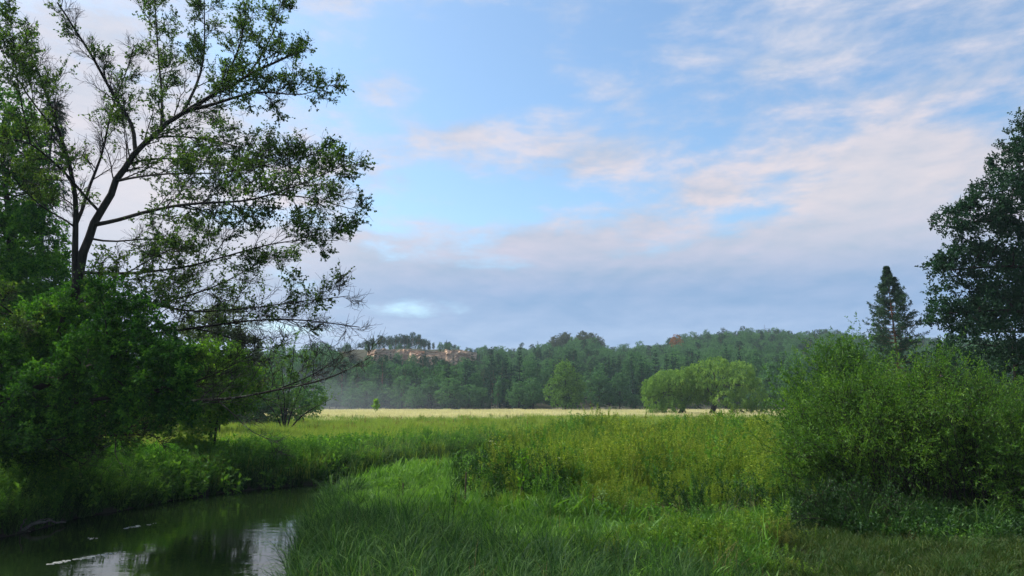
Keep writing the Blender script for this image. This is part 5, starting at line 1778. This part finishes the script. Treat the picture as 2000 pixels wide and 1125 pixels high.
def sapling(px, top, bottom, z, w_px, label, seed, leaves=40, L=0.13, W=0.07, mat="lime_leaf", t0=0.35, kids=12, cat="sapling"):
    r = np.random.default_rng(seed)
    f = foot(px, bottom, z)
    zz = gz(f[0], f[1])
    h = (bottom - top) / F * f[1]
    w = w_px / F * f[1]
    o = empty("sapling", (f[0], f[1], zz), label, cat)
    P = resample([(0, 0, -0.1), (0.02 * h, 0, 0.4 * h), (-0.02 * h, 0.02, 0.75 * h), (0.01 * h, 0, h)], 9)
    g, l = Geo(), Geo()
    v, q = tubes(P[None], np.linspace(0.016, 0.004, 9)[None], 6)
    g.add(v, q, 0.5, 0, True)
    C, i, t, LL = grow(r, P[None], kids, t0, 0.98, (0.6, 1.1), lambda i, t, g_: w * 0.55 * (1.15 - 0.6 * t) * g_.uniform(0.6, 1.1, len(t)), 5, up=0.35)
    v, q = tubes(C, np.linspace(0.006, 0.002, 5)[None] * np.ones((len(C), 1)), 4)
    g.add(v, q)
    g.build("stem", M["bark"], o)
    twig_leaves(l, r, C, max(3, leaves // kids), 0.15, L, W, up=0.9, tint=np.full(len(C), 0.55), spread=0.8)
    twig_leaves(l, r, P[None, 5:], 8, 0.2, L, W, up=0.5, tint=np.array([0.6]), spread=0.9)
    l.build("leaves", M[mat], o)
    return o


stake(908, 930, 992, 0.62, "bare dark stake in the grass left of the leafy sapling", 101, 0.03)
stake(1018, 952, 1004, 0.62, "dark stake tied to the tall leafy sapling", 102, 0.02, 0.055)
stake(1158, 972, 1014, 0.62, "short weathered stake beside the pale leaved sapling", 103, 0.02, 0.05)
stake(787, 938, 966, 0.60, "small stake nearest to the water with a low sapling beside it", 104, 0.0, 0.05)
sapling(1021, 895, 1004, 0.62, 54, "tall leafy sapling growing against its stake before the dark weeds", 111, 110, 0.15, 0.08, kids=16)
sapling(918, 940, 985, 0.62, 22, "small yellow green sapling leaning out behind the bare stake", 112, 36, 0.10, 0.05)
sapling(1176, 968, 1012, 0.62, 34, "pale leaved sapling beside the short weathered stake", 113, 28, 0.12, 0.05, mat="pale_leaf", t0=0.6, kids=7)
sapling(779, 925, 965, 0.60, 26, "low green sapling beside the small stake near the water", 114, 50, 0.09, 0.05)
sapling(733, 785, 812, 1.0, 22, "young bushy tree alone in the golden grass at the left of the meadow", 115, 420, 0.34, 0.24, kids=22, t0=0.25, mat="lime_leaf", cat="young tree")
sapling(1410, 815, 846, 1.0, 26, "small dark bush in the meadow below the spreading willow", 116, 300, 0.26, 0.18, kids=20, t0=0.15, mat="dense_leaf", cat="bush")
sapling(1000, 862, 890, 1.0, 12, "small upright seedling among the weeds behind the tall sapling", 117, 40, 0.14, 0.06, mat="weed_leaf")


def umbel(px, top, bottom, z, label, seed, n=3):
    r = np.random.default_rng(seed)
    f = foot(px, bottom, z)
    zz = gz(f[0], f[1])
    h = (bottom - top) / F * f[1]
    o = empty("umbel_plant", (f[0], f[1], zz), label, "wildflower")
    g, lf = Geo(), Geo()
    heads = []
    for i in range(n):
        hh = h * (1 - 0.16 * i)
        dx = (i - (n - 1) / 2) * 0.22
        P = resample([(0, 0, -0.1), (dx * 0.3, r.normal(0, 0.03), hh * 0.5), (dx, r.normal(0, 0.06), hh)], 6)
        v, q = tubes(P[None], np.linspace(0.012, 0.005, 6)[None], 5)
        g.add(v, q, 0.6)
        heads.append(P[-1])
        rays_ = []
        for k in range(10):
            a = k * 0.628
            rays_.append([P[-1], P[-1] + np.array([math.cos(a) * 0.10, math.sin(a) * 0.10, 0.06])])
        v, q = tubes(np.array(rays_), np.full((10, 2), 0.003), 3)
        g.add(v, q, 0.6)
        c = np.array([x[1] for x in rays_])
        c = np.repeat(c, 6, 0) + r.normal(0, 0.018, (60, 3))
        v, q = leaf_quads(r, c, rand_dirs(r, 60), np.array([0, 0, 1.0]) + rand_dirs(r, 60) * 0.4, 0.03, 0.03)
        Geo().add(v, q, r.random(60)).build("flower_head", M["flower_white"], o)
        twig_leaves(lf, r, P[None], 12, 0.1, 0.20, 0.10, up=0.8, tint=np.array([0.5]))
    g.build("stem", M["weed_leaf"], o)
    lf.build("leaves", M["nettle_leaf"], o)


umbel(1098, 897, 962, 0.75, "two headed white umbel plant before the tall weeds", 121, 2)
umbel(966, 850, 884, 0.9, "slender pale umbel plant at the left end of the tall weeds", 122, 3)


def fallen_branch():
    r = np.random.default_rng(131)
    f = foot(38, 1038, 0.0)
    o = empty("fallen_branch", (f[0], f[1], 0.05), "grey dead branch lying half in the water at the left bank", "branch")
    oo = np.array([f[0], f[1], 0.05])
    g = Geo()
    for pts, r0, r1 in (([(36, 1040, 0.0), (52, 1030, 0.15), (66, 1021, 0.25), (98, 1018, 0.22), (128, 1020, 0.08)], 0.06, 0.02), ([(66, 1021, 0.25), (50, 1034, 0.05), (60, 1042, -0.05)], 0.035, 0.02),
                        ([(66, 1021, 0.25), (85, 1014, 0.3), (104, 1013, 0.25)], 0.025, 0.01), ([(40, 1036, 0.1), (44, 1024, 0.3), (52, 1012, 0.5)], 0.03, 0.01)):
        P = resample([foot(a, b, c) * np.array([1, 1, 0]) + np.array([0, 0, c]) - oo * np.array([1, 1, 1]) for a, b, c in pts], 9)
        P[1:-1] += r.normal(0, 0.015, (7, 3))
        v, q = tubes(P[None], np.linspace(r0, r1, 9)[None], 7)
        g.add(v, q, 0.5, 0, True)
    g.build("limb", M["dead_wood"], o)


fallen_branch()


def foam():
    r = np.random.default_rng(141)
    g = Geo()
    for (p0, p1, n, wd) in (((100, 1101), (185, 1087), 46, 0.05), ((190, 1086), (232, 1081), 14, 0.04), ((245, 1032), (272, 1027), 16, 0.05), ((285, 1026), (310, 1021), 6, 0.025), ((168, 1053), (190, 1052), 8, 0.035)):
        a, b = foot(*p0), foot(*p1)
        for _ in range(n):
            s = r.random()
            c = a + (b - a) * s + np.array([r.normal(0, 0.05), r.normal(0, 0.10), 0.004])
            k = 8
            ang = np.linspace(0, 6.28, k, endpoint=False)
            rad = 0.5 * wd * r.uniform(0.3, 1.6) * r.uniform(0.6, 1.3, k)
            ring = c + np.stack([np.cos(ang) * rad * 1.9, np.sin(ang) * rad * 1.5, 0 * ang], 1)
            vv = np.concatenate([ring, ring * np.array([1, 1, 0]) + np.array([0, 0, 0.006])])
            inner = c * np.array([1, 1, 0]) + (ring - c) * 0.8 * np.array([1, 1, 0]) + np.array([0, 0, 0.010])
            g.add(np.concatenate([ring, inner]), [[i, (i + 1) % k, k + (i + 1) % k, k + i] for i in range(k)] + [[k, k + 1, k + 2, k + 3], [k, k + 3, k + 4, k + 7], [k + 4, k + 5, k + 6, k + 7]], 0.5)
    tag(g.build("foam", M["foam"]), "white foam streaks drifting on the dark river", None, None, "stuff")


foam()


def broken_leaf():
    r = np.random.default_rng(151)
    f = foot(1856, 1092, 0.62)
    zz = gz(f[0], f[1])
    o = empty("pale_leaf_sprig", (f[0], f[1], zz), "pale upturned leaf sprig on the shaded path at the lower right", "leaf sprig")
    s, l = Geo(), Geo()
    P = resample([(0.10, 0, 0.0), (0.02, 0, 0.14), (-0.06, 0, 0.30)], 6)
    v, q = tubes(P[None], np.full((1, 6), 0.004), 4)
    s.add(v, q)
    s.build("stem", M["weed_leaf"], o)
    v, q = leaf_quads(r, P[[1, 3, 5]], np.array([[0.7, -0.2, -0.6], [0.2, -0.2, 0.5], [-0.5, -.1, 0.6]]), np.array([[0.2, -1, 0.4]] * 3), np.array([0.17, 0.14, 0.13]), np.array([0.07, 0.06, 0.06]))
    l.add(v, q, 0.5)
    l.build("leaves", M["pale_leaf"], o)


broken_leaf()


# ------------------------------------------------------------------ the air
def haze():
    m, g, out = material("haze_air")
    pv = g.n("ShaderNodeVolumePrincipled")
    pv.inputs["Color"].default_value = (0.66, 0.84, 1.0, 1)
    pv.inputs["Density"].default_value = HAZE_DENSITY
    pv.inputs["Anisotropy"].default_value = 0.2
    g.link(pv.outputs[0], out.inputs["Volume"])
    x, y0, y1, z0, z1 = 1600.0, -60.0, 1500.0, -6.0, 75.0
    v = [(a, b, c) for c in (z0, z1) for b in (y0, y1) for a in (-x, x)]
    q = [(0, 2, 3, 1), (4, 5, 7, 6), (0, 1, 5, 4), (2, 6, 7, 3), (0, 4, 6, 2), (1, 3, 7, 5)]
    o = Geo().add(v, q).build("haze", m)
    tag(o, "thin bluish morning haze over the whole valley", None, None, "stuff")


haze()


def low_mist():
    m, g, out = material("mist_air")
    pv = g.n("ShaderNodeVolumePrincipled")
    pv.inputs["Color"].default_value = (0.80, 0.90, 1.0, 1)
    tc = g.n("ShaderNodeTexCoord")
    mp = g.n("ShaderNodeMapping")
    mp.inputs["Scale"].default_value = (1 / 95, 1 / 34, 1 / 16)
    g.link(tc.outputs["Object"], mp.inputs[0])
    ln = g.n("ShaderNodeVectorMath", operation="LENGTH")
    g.link(mp.outputs[0], ln.inputs[0])
    fall = g.math("SUBTRACT", 1.0, g.sstep(ln.outputs["Value"], 0.05, 1.0))
    g.link(g.math("MULTIPLY", fall, 0.0075), pv.inputs["Density"])
    g.link(pv.outputs[0], out.inputs["Volume"])
    # a flat lens of ground mist lying before the left end of the wood
    nu, nv = 24, 13
    u = np.arange(nu) * 2 * math.pi / nu
    w = np.linspace(0.001, math.pi - 0.001, nv)
    V = np.stack([np.sin(w)[:, None] * np.cos(u)[None] * 95, np.sin(w)[:, None] * np.sin(u)[None] * 34, np.cos(w)[:, None] * 16 * np.ones(nu)[None]], -1)
    I = np.arange(nu * nv).reshape(nv, nu)
    Q = np.stack([I[:-1], I[1:], np.roll(I, -1, 1)[1:], np.roll(I, -1, 1)[:-1]], -1).reshape(-1, 4)
    o = Geo().add(V.reshape(-1, 3), Q, 0.5, 0, True).build("mist", m, None, (-85, 205, 0.5))
    tag(o, "low white mist before the left end of the wood", None, None, "stuff")


low_mist()
